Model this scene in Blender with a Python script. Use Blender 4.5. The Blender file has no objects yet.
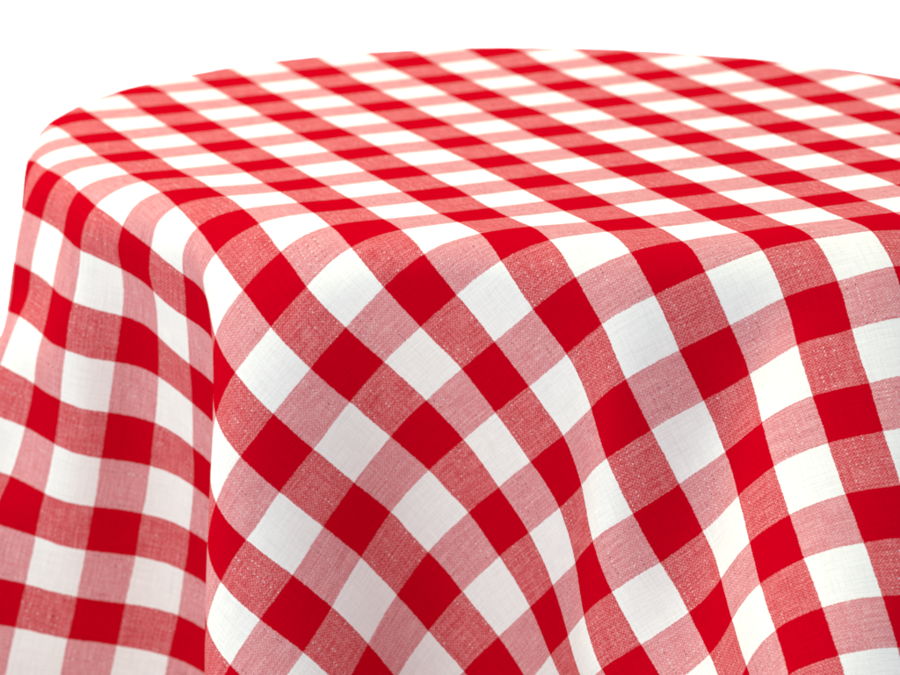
import bpy, math
import numpy as np

# ---------------------------------------------------------------- constants
CELL = 0.04                # one check of the gingham, metres
TOP = 0.75                 # height of the table top
SC = bpy.context.scene
COL = SC.collection
# drape of the cloth: world x, y, z of every half-check node of the weave, in checks * 128.
# Each row: index of its first node, then x, y, z differences from node to node
NI, NJ, I0, J0 = 93, 93, -15, -28
DRAPE = (
    (21,-1098,2009,-1626,-5,-39,23,-11,-51,18,-11,-50,18,-4,-47,16,-5,-46,15,-5,-47,16,-6,-48,16,178,-110,-168,-24,-52,
     29,-22,-54,27,-17,-57,24,-11,-60,19,-2,-63,11,9,-63,3,20,-60,-4,31,-56,-10,39,-48,-15,47,-40,-18,52,-32,-18,56,
     -26,-19,57,-20,-19,60,-16,-18,60,-13,-18,61,-10,-17,62,-10,-17,61,-8,-16,62,-9,-15,62,-10,-14,62,-12,-14,61,-14,
     -14,60,-16,-14,60,-19,-15,-1111,-444,323,5,-47,-13,5,-47,-13,2,-51,-13,2,-51,-14,6,-51,-18,6,-51,-19,3,-49,-23,
     3,-49,-23,5,-52,-18,6,-52,-19,6,-51,-18,7,-51,-17,5,-46,-22,5,-47,-23,7,-52,-30),
    (19,-1055,2097,-1624,-4,-47,23,-6,-41,22,-7,-40,21,46,-87,-46,47,-87,-46,-20,-40,28,168,-43,-100,-33,-44,33,-32,
     -45,33,-29,-47,32,-25,-50,30,-23,-54,27,-18,-56,25,-11,-60,19,-4,-62,13,5,-64,5,17,-61,-2,27,-58,-8,36,-51,-13,
     44,-43,-17,50,-36,-18,54,-28,-19,57,-23,-19,59,-17,-18,59,-14,-18,61,-11,-17,61,-9,-17,62,-9,-15,62,-8,-16,61,-10,
     -14,62,-11,-14,61,-14,-13,60,-17,-14,59,-21,-15,55,-27,-17,52,-33,-18,48,-38,-18,-634,-332,164,15,-52,-18,-297,
     -127,62,-297,-127,62,3,-49,-21,4,-49,-21,6,-52,-19,6,-52,-20,6,-50,-18,5,-50,-19),
    (17,-1004,2191,-1627,-9,-49,25,-5,-45,24,-6,-46,24,-8,-42,21,-9,-42,20,364,-135,-267,-39,-36,36,-38,-38,36,-35,-40,
     35,-34,-43,33,-31,-46,33,-29,-47,31,-26,-50,30,-23,-53,28,-19,-56,25,-13,-59,21,-6,-62,14,3,-64,7,13,-62,0,23,-59,
     -6,33,-54,-12,41,-46,-15,48,-39,-18,52,-32,-18,56,-25,-19,58,-19,-19,59,-15,-18,61,-12,-17,61,-9,-16,62,-8,-16,
     61,-8,-15,62,-9,-14,61,-12,-14,61,-14,-14,60,-18,-14,58,-23,-15,55,-28,-17,50,-35,-18,44,-42,-20,34,-50,-21,22,
     -55,-24,13,-58,-24,-1250,-461,325,5,-49,-18,5,-49,-19,6,-52,-20,7,-52,-20,4,-49,-20,5,-49,-20),
    (15,-951,2278,-1635,-3,-43,27,-9,-47,27,-8,-47,27,87,-104,-66,86,-105,-66,245,-34,-121,-42,-29,38,-41,-32,38,-40,
     -35,37,-37,-37,35,-36,-41,35,-33,-43,33,-31,-46,32,-29,-47,32,-26,-50,30,-23,-53,28,-19,-55,26,-15,-59,21,-8,-61,
     16,1,-64,9,9,-63,2,19,-61,-4,30,-55,-10,37,-50,-14,46,-42,-17,50,-35,-18,55,-27,-19,57,-21,-19,59,-17,-18,60,-12,
     -18,62,-9,-16,61,-8,-16,62,-8,-15,62,-8,-14,61,-12,-14,61,-15,-13,59,-19,-14,57,-24,-16,54,-31,-17,48,-37,-18,41,
     -45,-21,30,-52,-22,18,-56,-24,5,-59,-26,-11,-56,-27,-23,-53,-27,-30,-50,-28,-633,-306,168,-12,-50,-24,-228,-113,
     69,-228,-113,68,2,-48,-26,3,-48,-26),
    (14,-908,2319,-1622,-3,-44,30,-3,-44,29,-8,-46,28,-7,-45,29,508,-197,-333,-46,-20,40,-45,-22,40,-42,-27,39,-42,-30,
     38,-39,-35,37,-38,-38,36,-35,-40,34,-34,-44,33,-30,-46,32,-29,-48,32,-26,-50,30,-23,-52,28,-20,-55,26,-15,-58,22,
     -10,-61,17,-2,-63,11,6,-63,4,15,-62,-2,26,-58,-8,34,-53,-13,43,-45,-16,48,-37,-18,54,-30,-18,56,-23,-19,59,-18,
     -19,60,-12,-17,61,-10,-16,62,-8,-16,62,-7,-15,61,-9,-14,62,-12,-14,60,-15,-14,59,-21,-14,56,-26,-16,52,-33,-17,
     46,-41,-19,37,-47,-21,27,-54,-23,14,-57,-24,0,-58,-26,-14,-56,-28,-25,-52,-27,-33,-47,-28,-40,-42,-27,-43,-40,-27,
     -499,-309,169,-460,-177,157,2,-50,-27,1,-50,-27,11,-47,-27,11,-48,-27),
    (12,-856,2406,-1636,-5,-43,28,-5,-44,29,131,-140,-76,131,-140,-76,321,-78,-144,-48,-8,42,-48,-12,41,-46,-16,41,-45,
     -20,41,-44,-26,39,-42,-29,39,-39,-34,37,-38,-38,35,-35,-41,34,-33,-44,33,-31,-46,32,-28,-48,31,-26,-50,30,-23,-53,
     29,-20,-54,26,-16,-58,23,-12,-60,18,-5,-63,13,3,-63,6,12,-63,0,22,-60,-7,31,-54,-11,40,-48,-15,46,-41,-17,52,-32,
     -18,56,-25,-19,58,-18,-19,60,-13,-17,61,-10,-17,62,-8,-15,61,-8,-16,62,-9,-14,61,-13,-13,60,-17,-14,59,-22,-15,
     55,-28,-16,50,-36,-18,43,-43,-19,34,-49,-21,23,-55,-24,9,-58,-25,-4,-58,-26,-16,-56,-28,-28,-50,-27,-35,-46,-28,
     -40,-42,-27,-42,-40,-27,-43,-39,-27,-43,-40,-26,-472,-318,164,-16,-48,-28,-155,-113,61,-154,-113,60,8,-47,-25),
     
    (11,-812,2446,-1627,-5,-38,36,-4,-45,27,-3,-44,27,265,-235,-181,366,-133,-153,-48,0,43,-48,-4,42,-47,-8,42,-47,-13,
     42,-46,-18,41,-44,-23,40,-42,-29,38,-41,-33,37,-37,-38,36,-35,-41,34,-33,-44,32,-30,-47,32,-27,-49,31,-26,-51,30,
     -23,-52,28,-21,-54,27,-17,-57,23,-13,-60,20,-7,-62,14,0,-63,8,8,-63,2,18,-61,-4,27,-57,-10,37,-51,-13,44,-43,-17,
     50,-35,-18,55,-26,-19,59,-19,-19,60,-13,-17,61,-10,-17,61,-8,-16,62,-9,-15,61,-10,-14,61,-14,-14,60,-19,-14,57,
     -24,-14,53,-31,-17,48,-38,-18,41,-46,-20,30,-51,-22,19,-57,-24,6,-58,-25,-8,-58,-27,-19,-54,-27,-29,-50,-28,-36,
     -45,-28,-40,-41,-27,-43,-40,-27,-42,-40,-26,-40,-42,-27,-36,-46,-27,-33,-47,-27,-361,-308,149,-320,-178,148,9,-46,
     -24,9,-46,-24,10,-49,-29),
    (10,-764,2487,-1622,-6,-41,34,-5,-41,34,154,-163,-80,561,-327,-277,-45,11,44,-47,9,43,-47,5,43,-48,0,43,-47,-4,42,
     -47,-10,42,-47,-15,42,-45,-22,40,-42,-27,39,-41,-32,37,-38,-38,36,-35,-41,34,-32,-45,32,-29,-48,31,-27,-49,30,-25,
     -51,30,-23,-53,28,-21,-54,27,-18,-56,24,-14,-59,21,-10,-61,16,-3,-63,10,4,-64,4,14,-62,-2,24,-59,-8,33,-53,-12,
     42,-45,-16,49,-37,-18,54,-28,-19,58,-19,-19,60,-14,-17,61,-10,-16,62,-9,-17,61,-10,-15,61,-12,-15,61,-15,-13,59,
     -20,-14,56,-27,-15,52,-33,-17,45,-41,-19,37,-48,-20,27,-54,-23,15,-57,-24,2,-58,-26,-11,-57,-27,-21,-54,-27,-30,
     -49,-28,-37,-44,-28,-40,-42,-27,-42,-40,-27,-42,-41,-26,-38,-43,-27,-35,-47,-27,-30,-49,-28,-25,-52,-28,-358,-308,
     148,-115,-99,58,-116,-100,58,9,-47,-29,10,-48,-30,8,-44,-31),
    (9,-721,2527,-1616,-2,-37,34,-5,-44,32,-5,-44,33,754,-529,-392,-43,17,44,-45,15,44,-45,13,43,-46,8,44,-47,5,43,-47,
     0,43,-47,-6,43,-47,-12,42,-46,-19,40,-43,-26,40,-41,-31,37,-38,-38,36,-35,-42,33,-32,-45,32,-28,-48,31,-26,-51,
     30,-25,-51,29,-22,-53,28,-21,-54,27,-19,-56,25,-16,-58,22,-12,-60,17,-6,-62,12,1,-64,7,10,-63,0,19,-61,-6,30,-55,
     -11,39,-48,-16,48,-39,-17,54,-28,-19,57,-20,-19,60,-13,-17,61,-11,-16,61,-11,-17,61,-13,-16,60,-14,-14,61,-16,-14,
     58,-21,-14,56,-29,-14,49,-36,-18,43,-44,-19,33,-50,-21,23,-55,-23,11,-58,-25,-1,-58,-26,-13,-57,-27,-23,-52,-28,
     -32,-49,-28,-37,-44,-27,-40,-41,-28,-42,-41,-27,-40,-42,-26,-38,-44,-27,-33,-48,-27,-28,-50,-28,-23,-53,-28,-19,
     -54,-29,-15,-55,-28,-507,-378,307,9,-47,-29,10,-46,-30,6,-45,-34,5,-46,-35),
    (8,-676,2567,-1611,-3,-38,34,-3,-37,34,175,-194,-77,605,-473,-287,-42,20,44,-42,20,44,-43,17,44,-44,16,44,-44,13,
     44,-46,9,44,-47,4,43,-48,-2,43,-47,-9,42,-46,-16,42,-44,-24,39,-42,-30,38,-38,-37,36,-35,-42,34,-31,-46,31,-27,
     -49,30,-26,-51,29,-23,-53,28,-22,-53,28,-21,-54,27,-19,-55,26,-17,-57,23,-14,-60,19,-10,-61,14,-2,-64,9,5,-63,2,
     15,-62,-4,26,-57,-10,37,-51,-14,46,-40,-17,53,-30,-19,58,-20,-19,60,-13,-18,61,-12,-15,59,-16,-17,59,-16,-16,60,
     -15,-15,61,-17,-14,58,-22,-13,54,-30,-15,48,-39,-18,39,-46,-20,30,-52,-22,19,-56,-23,7,-59,-25,-4,-58,-27,-15,-56,
     -27,-26,-52,-28,-32,-47,-27,-38,-44,-28,-40,-42,-27,-41,-41,-27,-39,-43,-27,-36,-45,-27,-31,-49,-28,-26,-51,-28,
     -20,-54,-28,-14,-55,-29,-7,-56,-30,1,-56,-31,9,-55,-32,-206,-245,126,-123,-92,53,-123,-92,53,9,-49,-30),
    (7,-630,2610,-1611,-3,-41,40,-5,-38,33,-4,-37,34,816,-719,-401,-42,22,44,-41,21,44,-41,20,45,-42,20,44,-43,19,44,
     -43,16,44,-45,12,44,-46,9,44,-47,2,43,-47,-5,43,-47,-13,42,-45,-20,40,-42,-29,38,-39,-36,36,-35,-42,34,-30,-47,
     31,-27,-50,29,-24,-52,28,-22,-53,28,-22,-54,27,-20,-54,28,-20,-55,25,-18,-57,24,-16,-58,21,-12,-61,16,-7,-62,11,
     2,-64,4,11,-63,-1,22,-59,-8,34,-53,-14,44,-42,-17,52,-32,-18,58,-20,-19,60,-15,-18,60,-13,-15,57,-22,-18,57,-21,
     -17,60,-15,-14,60,-15,-13,58,-22,-14,54,-31,-14,45,-42,-19,36,-49,-20,26,-54,-23,16,-57,-24,4,-59,-26,-8,-57,-26,
     -17,-55,-28,-27,-51,-27,-34,-47,-28,-38,-44,-28,-40,-42,-27,-40,-42,-27,-38,-43,-27,-34,-47,-27,-29,-50,-28,-22,
     -53,-28,-16,-55,-29,-7,-56,-30,0,-56,-31,11,-54,-33,18,-51,-34,26,-46,-36,-215,-229,121,-251,-139,140,7,-47,-32,
     8,-48,-32),
    (6,-586,2651,-1610,-3,-41,41,-3,-41,41,198,-218,-78,647,-618,-295,-43,18,43,-42,20,44,-42,20,44,-41,21,44,-41,21,
     44,-42,20,45,-42,19,44,-43,16,44,-45,12,44,-46,7,44,-47,0,43,-47,-9,43,-46,-17,41,-44,-27,39,-39,-35,36,-35,-42,
     33,-30,-47,31,-26,-51,28,-23,-53,28,-21,-54,26,-20,-55,27,-20,-54,27,-20,-55,26,-19,-56,25,-18,-57,22,-14,-60,18,
     -10,-61,13,-3,-64,7,6,-63,1,18,-61,-6,31,-55,-12,42,-44,-17,51,-34,-19,56,-24,-19,59,-18,-18,58,-19,-15,56,-24,
     -18,57,-22,-17,61,-14,-14,60,-15,-14,59,-22,-13,52,-33,-15,43,-44,-19,32,-51,-21,23,-55,-23,11,-58,-24,1,-59,-26,
     -11,-57,-27,-20,-54,-27,-29,-50,-28,-34,-46,-28,-39,-43,-27,-39,-42,-28,-39,-43,-27,-37,-45,-27,-31,-48,-28,-26,
     -52,-27,-17,-55,-29,-10,-56,-29,-1,-56,-31,9,-54,-32,18,-51,-35,27,-44,-37,33,-38,-39,39,-30,-41,-205,-179,113,
     -142,-124,57,-142,-124,57,10,-48,-34,9,-48,-33),
    (5,-539,2693,-1612,-6,-42,42,-3,-42,42,-2,-41,43,890,-863,-411,-47,11,42,-45,14,43,-44,16,44,-43,19,43,-42,20,45,
     -41,21,44,-40,22,45,-41,21,44,-42,19,45,-43,16,44,-45,11,44,-47,5,44,-47,-5,42,-47,-13,42,-44,-24,40,-40,-33,37,
     -35,-42,33,-30,-48,30,-25,-51,28,-22,-55,26,-19,-55,26,-20,-55,26,-19,-54,27,-19,-55,26,-20,-56,25,-19,-56,23,-17,
     -58,20,-14,-61,16,-7,-62,10,2,-64,3,14,-62,-5,28,-57,-11,40,-46,-16,50,-36,-18,55,-27,-19,56,-23,-19,57,-25,-16,
     53,-28,-18,56,-22,-17,61,-12,-14,61,-14,-13,58,-24,-13,52,-35,-15,40,-46,-20,29,-52,-21,19,-57,-23,8,-58,-25,-3,
     -59,-26,-13,-56,-27,-24,-53,-28,-30,-49,-28,-36,-45,-27,-38,-43,-28,-39,-42,-28,-38,-44,-27,-34,-47,-27,-28,-51,
     -28,-20,-53,-28,-12,-56,-29,-3,-56,-30,7,-55,-32,17,-52,-34,26,-45,-37,33,-38,-40,39,-28,-42,42,-19,-44,43,-10,
     -46,-246,-228,121,-291,-201,146,10,-50,-33,10,-49,-33,8,-47,-34),
    (4,-497,2732,-1619,-7,-41,40,-7,-40,41,225,-238,-64,717,-712,-287,-49,-1,41,-49,4,42,-47,8,43,-45,12,43,-44,16,44,
     -43,19,44,-41,20,44,-40,23,45,-40,22,44,-41,22,45,-41,19,44,-44,15,45,-46,9,44,-46,1,43,-47,-9,42,-46,-20,41,-41,
     -31,37,-36,-41,34,-30,-48,30,-24,-53,27,-20,-55,25,-18,-56,25,-18,-56,26,-19,-55,26,-19,-55,26,-20,-55,25,-20,-56,
     24,-19,-57,22,-16,-59,17,-12,-61,13,-2,-64,5,9,-63,-2,25,-58,-10,40,-47,-15,49,-37,-19,53,-30,-18,53,-29,-19,53,
     -31,-15,51,-32,-19,58,-21,-17,61,-11,-14,60,-14,-13,57,-26,-13,48,-39,-16,37,-48,-20,27,-54,-21,16,-57,-24,5,-58,
     -25,-6,-58,-27,-17,-56,-27,-26,-51,-28,-32,-48,-27,-37,-44,-28,-38,-43,-28,-39,-44,-27,-35,-45,-28,-30,-49,-27,
     -23,-53,-28,-15,-55,-29,-4,-57,-30,5,-55,-31,15,-52,-34,25,-47,-36,32,-39,-39,39,-29,-42,41,-19,-45,43,-8,-47,41,
     1,-49,38,9,-50,37,13,-51,-442,-404,240,-153,-177,63,12,-45,-36,11,-45,-36),
    (3,-455,2770,-1626,-6,-41,41,-8,-39,39,-8,-39,40,995,-925,-375,-47,-14,41,-48,-10,41,-49,-4,42,-48,2,42,-47,7,43,
     -45,11,43,-44,16,44,-42,19,44,-41,22,45,-40,23,44,-39,23,45,-40,22,45,-42,19,44,-44,14,45,-46,6,44,-47,-4,43,-46,
     -16,41,-43,-28,38,-37,-40,35,-30,-47,30,-24,-54,26,-18,-56,24,-17,-57,24,-16,-56,24,-18,-57,26,-18,-55,25,-20,-55,
     26,-21,-55,24,-21,-56,23,-19,-58,20,-15,-60,15,-7,-63,8,6,-63,0,23,-59,-10,40,-47,-15,49,-36,-19,51,-33,-17,49,
     -36,-18,48,-38,-14,45,-39,-20,58,-18,-15,61,-11,-14,61,-14,-13,55,-29,-14,43,-43,-16,35,-49,-21,25,-55,-22,13,-58,
     -24,2,-58,-26,-9,-58,-26,-20,-54,-28,-28,-50,-27,-34,-47,-28,-38,-44,-28,-38,-43,-28,-36,-44,-27,-33,-48,-28,-25,
     -52,-28,-17,-55,-28,-7,-56,-29,4,-56,-31,14,-53,-33,23,-47,-36,32,-40,-39,37,-31,-41,42,-20,-45,42,-9,-47,41,0,
     -49,39,9,-50,35,14,-51,34,16,-52,33,20,-52,-623,-642,358,15,-44,-38,14,-44,-38,8,-47,-38),
    (2,-412,2813,-1634,-4,-41,42,-4,-41,43,239,-236,-60,773,-716,-264,-41,-27,41,-43,-23,41,-46,-18,41,-47,-12,42,-48,
     -5,42,-48,0,42,-47,7,43,-45,11,44,-44,17,44,-42,20,44,-40,22,45,-39,24,44,-39,24,45,-40,22,45,-42,18,44,-45,11,
     45,-46,2,44,-47,-11,42,-44,-24,39,-38,-38,35,-31,-47,30,-23,-54,26,-18,-57,24,-14,-58,22,-15,-57,24,-16,-57,24,
     -18,-56,25,-20,-55,26,-21,-55,24,-21,-55,24,-21,-57,21,-18,-59,18,-11,-61,10,2,-64,2,22,-59,-9,41,-46,-17,50,-35,
     -19,50,-35,-17,39,-47,-14,36,-50,-14,44,-41,-19,59,-17,-15,62,-8,-13,60,-15,-14,54,-31,-14,40,-46,-16,32,-51,-21,
     21,-56,-22,11,-58,-25,-2,-58,-26,-12,-57,-27,-23,-53,-27,-30,-49,-28,-36,-45,-28,-37,-44,-28,-38,-44,-28,-34,-46,
     -27,-28,-50,-28,-20,-54,-28,-9,-57,-29,3,-56,-30,12,-53,-33,22,-49,-35,31,-41,-38,37,-32,-41,41,-21,-44,43,-11,
     -47,41,-1,-49,39,8,-50,35,13,-52,34,16,-51,33,19,-52,33,19,-52,33,19,-51,-460,-573,271,-166,-218,63,9,-46,-37,9,
     -47,-37),
    (1,-373,2851,-1645,-2,-37,44,-2,-41,44,-2,-40,43,1023,-879,-354,-32,-36,42,-34,-34,42,-38,-30,42,-41,-25,42,-44,
     -20,42,-47,-13,41,-48,-7,42,-48,0,43,-47,6,43,-45,12,43,-44,17,45,-41,21,44,-39,23,45,-38,25,45,-39,24,44,-40,22,
     45,-43,16,45,-45,8,44,-47,-5,44,-46,-20,40,-40,-35,36,-31,-46,31,-23,-54,25,-17,-58,23,-13,-58,21,-13,-59,23,-14,
     -57,23,-17,-57,25,-20,-55,25,-20,-56,24,-22,-55,24,-22,-55,23,-21,-57,19,-14,-61,13,-1,-64,3,21,-59,-8,41,-46,-17,
     51,-34,-20,50,-37,-16,28,-55,-11,25,-58,-11,40,-45,-19,59,-15,-14,62,-9,-14,59,-16,-14,53,-33,-14,36,-49,-17,29,
     -53,-21,19,-56,-23,7,-59,-25,-4,-58,-26,-15,-56,-27,-26,-52,-28,-32,-47,-28,-36,-45,-27,-38,-43,-28,-36,-46,-28,
     -30,-48,-28,-23,-53,-28,-11,-56,-29,0,-57,-30,11,-54,-32,22,-49,-34,29,-42,-38,37,-34,-40,41,-23,-44,42,-12,-47,
     41,-2,-48,39,6,-50,37,13,-52,34,16,-52,32,18,-51,33,18,-52,35,17,-52,36,14,-50,38,12,-50,-668,-837,385,10,-45,-36,
     10,-46,-37,11,-41,-40),
    (1,-333,2851,-1612,-3,-38,46,244,-217,-51,764,-655,-250,-22,-41,44,-24,-40,43,-28,-38,44,-32,-36,43,-36,-31,42,-40,
     -27,42,-43,-21,42,-47,-15,42,-47,-7,42,-48,-1,43,-47,6,43,-45,13,44,-43,17,44,-40,22,44,-39,24,45,-38,26,45,-38,
     24,45,-41,21,45,-44,13,45,-46,1,44,-46,-14,42,-42,-31,37,-33,-44,31,-23,-54,26,-15,-59,21,-12,-59,21,-11,-59,22,
     -14,-58,22,-16,-57,24,-18,-57,24,-20,-55,24,-22,-55,24,-22,-56,23,-22,-56,20,-18,-59,16,-6,-63,7,16,-61,-7,40,-47,
     -15,48,-37,-20,46,-42,-14,24,-57,-10,20,-60,-11,38,-47,-18,60,-16,-15,61,-7,-13,59,-19,-14,49,-37,-15,33,-52,-18,
     24,-55,-22,16,-57,-23,5,-59,-25,-7,-57,-27,-18,-55,-27,-28,-51,-28,-34,-46,-27,-37,-45,-28,-36,-44,-28,-33,-47,
     -28,-26,-51,-28,-15,-55,-29,-3,-57,-29,10,-55,-31,21,-50,-34,30,-43,-37,36,-34,-40,40,-25,-44,42,-14,-46,41,-3,
     -48,40,5,-50,36,11,-52,35,16,-51,33,18,-52,33,17,-52,34,16,-52,37,13,-50,39,7,-51,41,2,-49,43,-3,-47,-509,-706,
     291,-187,-240,58,13,-42,-39),
    (0,-289,2891,-1627,-4,-39,48,-5,-39,48,979,-782,-339,-14,-43,46,-16,-42,45,-19,-42,45,-21,-40,44,-26,-39,44,-30,
     -37,44,-34,-32,42,-39,-28,43,-43,-23,42,-46,-15,42,-47,-9,42,-48,-1,43,-47,6,43,-45,12,44,-42,19,44,-40,22,45,-38,
     26,45,-37,26,45,-38,24,45,-42,18,46,-45,8,44,-47,-7,43,-43,-26,39,-35,-42,32,-24,-54,25,-14,-59,22,-10,-60,19,-10,
     -60,21,-12,-58,22,-15,-58,23,-17,-57,24,-19,-56,23,-21,-56,23,-22,-55,22,-22,-56,20,-20,-58,18,-12,-61,11,9,-63,
     -2,35,-51,-14,46,-40,-19,41,-46,-13,19,-60,-10,17,-60,-9,38,-48,-19,60,-13,-13,61,-7,-14,57,-23,-15,44,-43,-16,
     28,-54,-18,22,-56,-22,14,-58,-24,3,-59,-25,-9,-57,-27,-21,-54,-28,-30,-49,-27,-35,-46,-28,-37,-44,-28,-35,-45,-28,
     -29,-50,-28,-20,-54,-29,-6,-56,-29,8,-56,-31,21,-50,-33,29,-44,-36,36,-36,-39,40,-25,-43,42,-16,-46,41,-5,-48,40,
     4,-50,37,10,-51,35,15,-52,33,17,-52,33,17,-52,35,16,-51,37,12,-51,39,6,-50,41,0,-49,42,-9,-48,41,-16,-46,41,-20,
     -45,-739,-925,380,15,-43,-38,15,-43,-39),
    (0,-256,2895,-1600,227,-193,-40,226,-193,-39,471,-431,-150,-11,-43,47,-12,-42,46,-13,-43,46,-16,-41,46,-20,-41,45,
     -24,-40,44,-28,-37,44,-34,-34,43,-38,-29,42,-41,-24,42,-45,-17,43,-47,-9,42,-48,-2,43,-46,6,44,-45,13,44,-42,19,
     44,-39,24,45,-37,26,45,-37,26,46,-39,23,45,-43,14,45,-46,1,44,-46,-20,41,-37,-39,33,-24,-54,26,-14,-59,20,-8,-60,
     19,-8,-60,20,-11,-59,22,-14,-58,23,-17,-57,23,-17,-57,22,-19,-57,21,-21,-57,20,-21,-56,20,-21,-57,18,-16,-60,14,
     0,-63,4,30,-55,-10,38,-47,-18,33,-52,-13,13,-62,-9,17,-60,-9,38,-46,-18,62,-10,-13,61,-6,-13,54,-29,-16,39,-48,
     -17,24,-55,-20,20,-57,-22,13,-58,-23,2,-58,-26,-12,-57,-27,-23,-52,-28,-32,-48,-27,-36,-45,-28,-36,-45,-27,-33,
     -48,-29,-23,-52,-29,-11,-55,-29,5,-56,-30,19,-52,-32,30,-44,-35,36,-36,-39,40,-27,-42,42,-17,-45,41,-7,-48,40,2,
     -50,38,9,-51,35,14,-52,33,17,-52,33,17,-52,35,15,-52,37,11,-51,40,6,-50,41,-2,-49,41,-11,-47,40,-18,-47,38,-27,
     -45,34,-30,-44,-330,-531,191,-187,-228,50,-187,-228,51,7,-39,-46,8,-39,-45,11,-49,-40,11,-49,-39,8,-38,-43,8,-39,
     -44),
    (0,-223,2899,-1574,458,-347,-126,424,-384,-135,-7,-43,47,-8,-42,47,-9,-43,47,-10,-42,47,-12,-43,46,-15,-42,46,-18,
     -41,46,-22,-40,45,-27,-38,44,-32,-35,43,-36,-30,43,-41,-25,43,-44,-19,42,-46,-11,43,-48,-2,43,-46,6,44,-45,14,44,
     -41,20,44,-38,24,46,-37,27,45,-37,25,46,-40,21,45,-44,8,45,-47,-11,43,-40,-35,35,-25,-53,25,-13,-59,21,-7,-61,18,
     -8,-60,20,-10,-59,22,-14,-58,23,-15,-58,22,-16,-57,21,-17,-58,19,-18,-58,18,-19,-58,17,-19,-58,16,-18,-58,16,-8,
     -62,10,21,-59,-4,26,-55,-15,26,-56,-12,5,-62,-9,21,-59,-8,39,-45,-18,61,-5,-12,62,-8,-13,47,-38,-18,33,-51,-19,
     19,-57,-20,22,-56,-21,14,-58,-23,0,-58,-26,-14,-56,-28,-26,-51,-27,-33,-47,-28,-36,-45,-27,-35,-47,-28,-27,-49,
     -29,-17,-55,-29,0,-56,-30,17,-53,-32,29,-45,-35,37,-36,-37,41,-27,-41,42,-18,-45,42,-8,-48,40,0,-49,38,7,-51,35,
     13,-52,34,16,-52,34,16,-52,35,14,-52,37,10,-51,40,5,-50,41,-3,-49,41,-11,-48,39,-21,-46,36,-28,-45,32,-34,-44,27,
     -37,-44,24,-41,-43,-327,-504,183,-388,-413,139,8,-41,-46,9,-42,-45,12,-46,-41,11,-46,-40,9,-42,-45,9,-43,-44),
    (0,-178,2900,-1543,821,-644,-301,-5,-42,48,-6,-43,47,-6,-42,48,-6,-42,48,-8,-42,47,-8,-43,48,-11,-42,47,-13,-42,
     46,-17,-41,46,-20,-41,45,-25,-38,45,-30,-36,44,-35,-32,43,-39,-26,43,-44,-20,43,-45,-12,43,-48,-3,43,-46,6,44,-44,
     14,44,-41,21,45,-38,25,45,-36,26,46,-37,24,46,-42,16,46,-46,-2,44,-43,-28,37,-28,-51,27,-12,-60,20,-9,-60,20,-8,
     -60,20,-9,-59,22,-14,-58,23,-14,-58,21,-14,-58,20,-15,-59,18,-16,-59,16,-15,-60,15,-17,-59,13,-16,-59,13,-14,-60,
     15,-2,-62,8,16,-60,-13,17,-59,-13,6,-62,-8,24,-59,-9,47,-38,-17,61,-5,-13,61,-15,-13,41,-44,-18,27,-54,-20,18,-57,
     -20,19,-57,-22,12,-59,-23,-1,-58,-26,-17,-55,-28,-28,-50,-28,-34,-46,-27,-35,-46,-27,-31,-48,-29,-21,-53,-29,-7,
     -56,-30,12,-54,-32,28,-46,-34,38,-36,-37,42,-26,-40,43,-19,-44,42,-10,-47,41,-2,-49,38,6,-51,36,11,-52,34,14,-52,
     34,15,-52,36,14,-52,37,9,-51,40,4,-50,41,-4,-49,41,-13,-47,38,-22,-47,35,-29,-45,29,-36,-44,25,-40,-44,19,-42,-43,
     16,-45,-44,12,-45,-43,-327,-504,185,-172,-205,36,-172,-206,36,10,-46,-39,9,-46,-40,7,-44,-46,7,-43,-45),
    (0,-134,2901,-1513,754,-599,-292,-5,-42,48,-4,-43,47,-5,-42,48,-5,-42,49,-6,-42,48,-6,-42,47,-8,-42,48,-9,-42,48,
     -12,-42,47,-15,-41,46,-18,-41,46,-23,-39,45,-28,-37,44,-33,-33,44,-38,-28,44,-42,-21,43,-46,-13,43,-47,-4,44,-46,
     6,44,-44,14,44,-40,21,45,-38,25,46,-36,26,46,-38,20,47,-44,8,45,-47,-18,40,-30,-48,29,-15,-58,21,-13,-59,22,-10,
     -59,22,-12,-58,23,-13,-58,22,-13,-58,22,-14,-59,20,-15,-59,17,-15,-59,16,-17,-60,15,-17,-59,13,-16,-60,12,-7,-62,
     11,-1,-63,8,15,-60,-13,14,-61,-11,-4,-63,-5,23,-58,-8,47,-38,-17,61,-7,-13,56,-25,-13,31,-51,-19,23,-56,-22,17,
     -57,-20,19,-58,-21,11,-59,-23,-3,-58,-27,-18,-54,-28,-30,-49,-28,-34,-47,-27,-33,-47,-28,-26,-51,-28,-12,-55,-31,
     5,-55,-32,24,-48,-34,37,-37,-36,44,-26,-39,44,-17,-43,43,-10,-46,42,-4,-48,39,3,-51,36,9,-52,35,13,-52,35,13,-52,
     36,13,-52,37,8,-51,40,3,-50,41,-6,-49,40,-14,-48,38,-23,-46,33,-31,-46,28,-37,-44,22,-41,-44,18,-43,-43,13,-45,
     -44,9,-46,-44,7,-46,-44,5,-46,-44,-273,-459,168,-353,-370,118,8,-46,-39,8,-45,-39,4,-45,-46,4,-45,-46),
    (0,601,2389,-1815,-5,-42,48,-4,-42,48,-4,-42,48,-5,-42,48,-4,-42,49,-4,-42,48,-5,-41,48,-5,-42,49,-7,-42,48,-8,-41,
     48,-10,-42,47,-14,-42,47,-16,-41,47,-21,-39,45,-26,-38,46,-31,-34,44,-36,-29,44,-41,-23,44,-45,-14,43,-47,-5,44,
     -46,5,44,-44,14,45,-40,21,45,-38,23,46,-37,23,47,-42,14,47,-46,-6,44,-41,-36,33,-22,-55,23,-13,-59,22,-11,-58,23,
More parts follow.
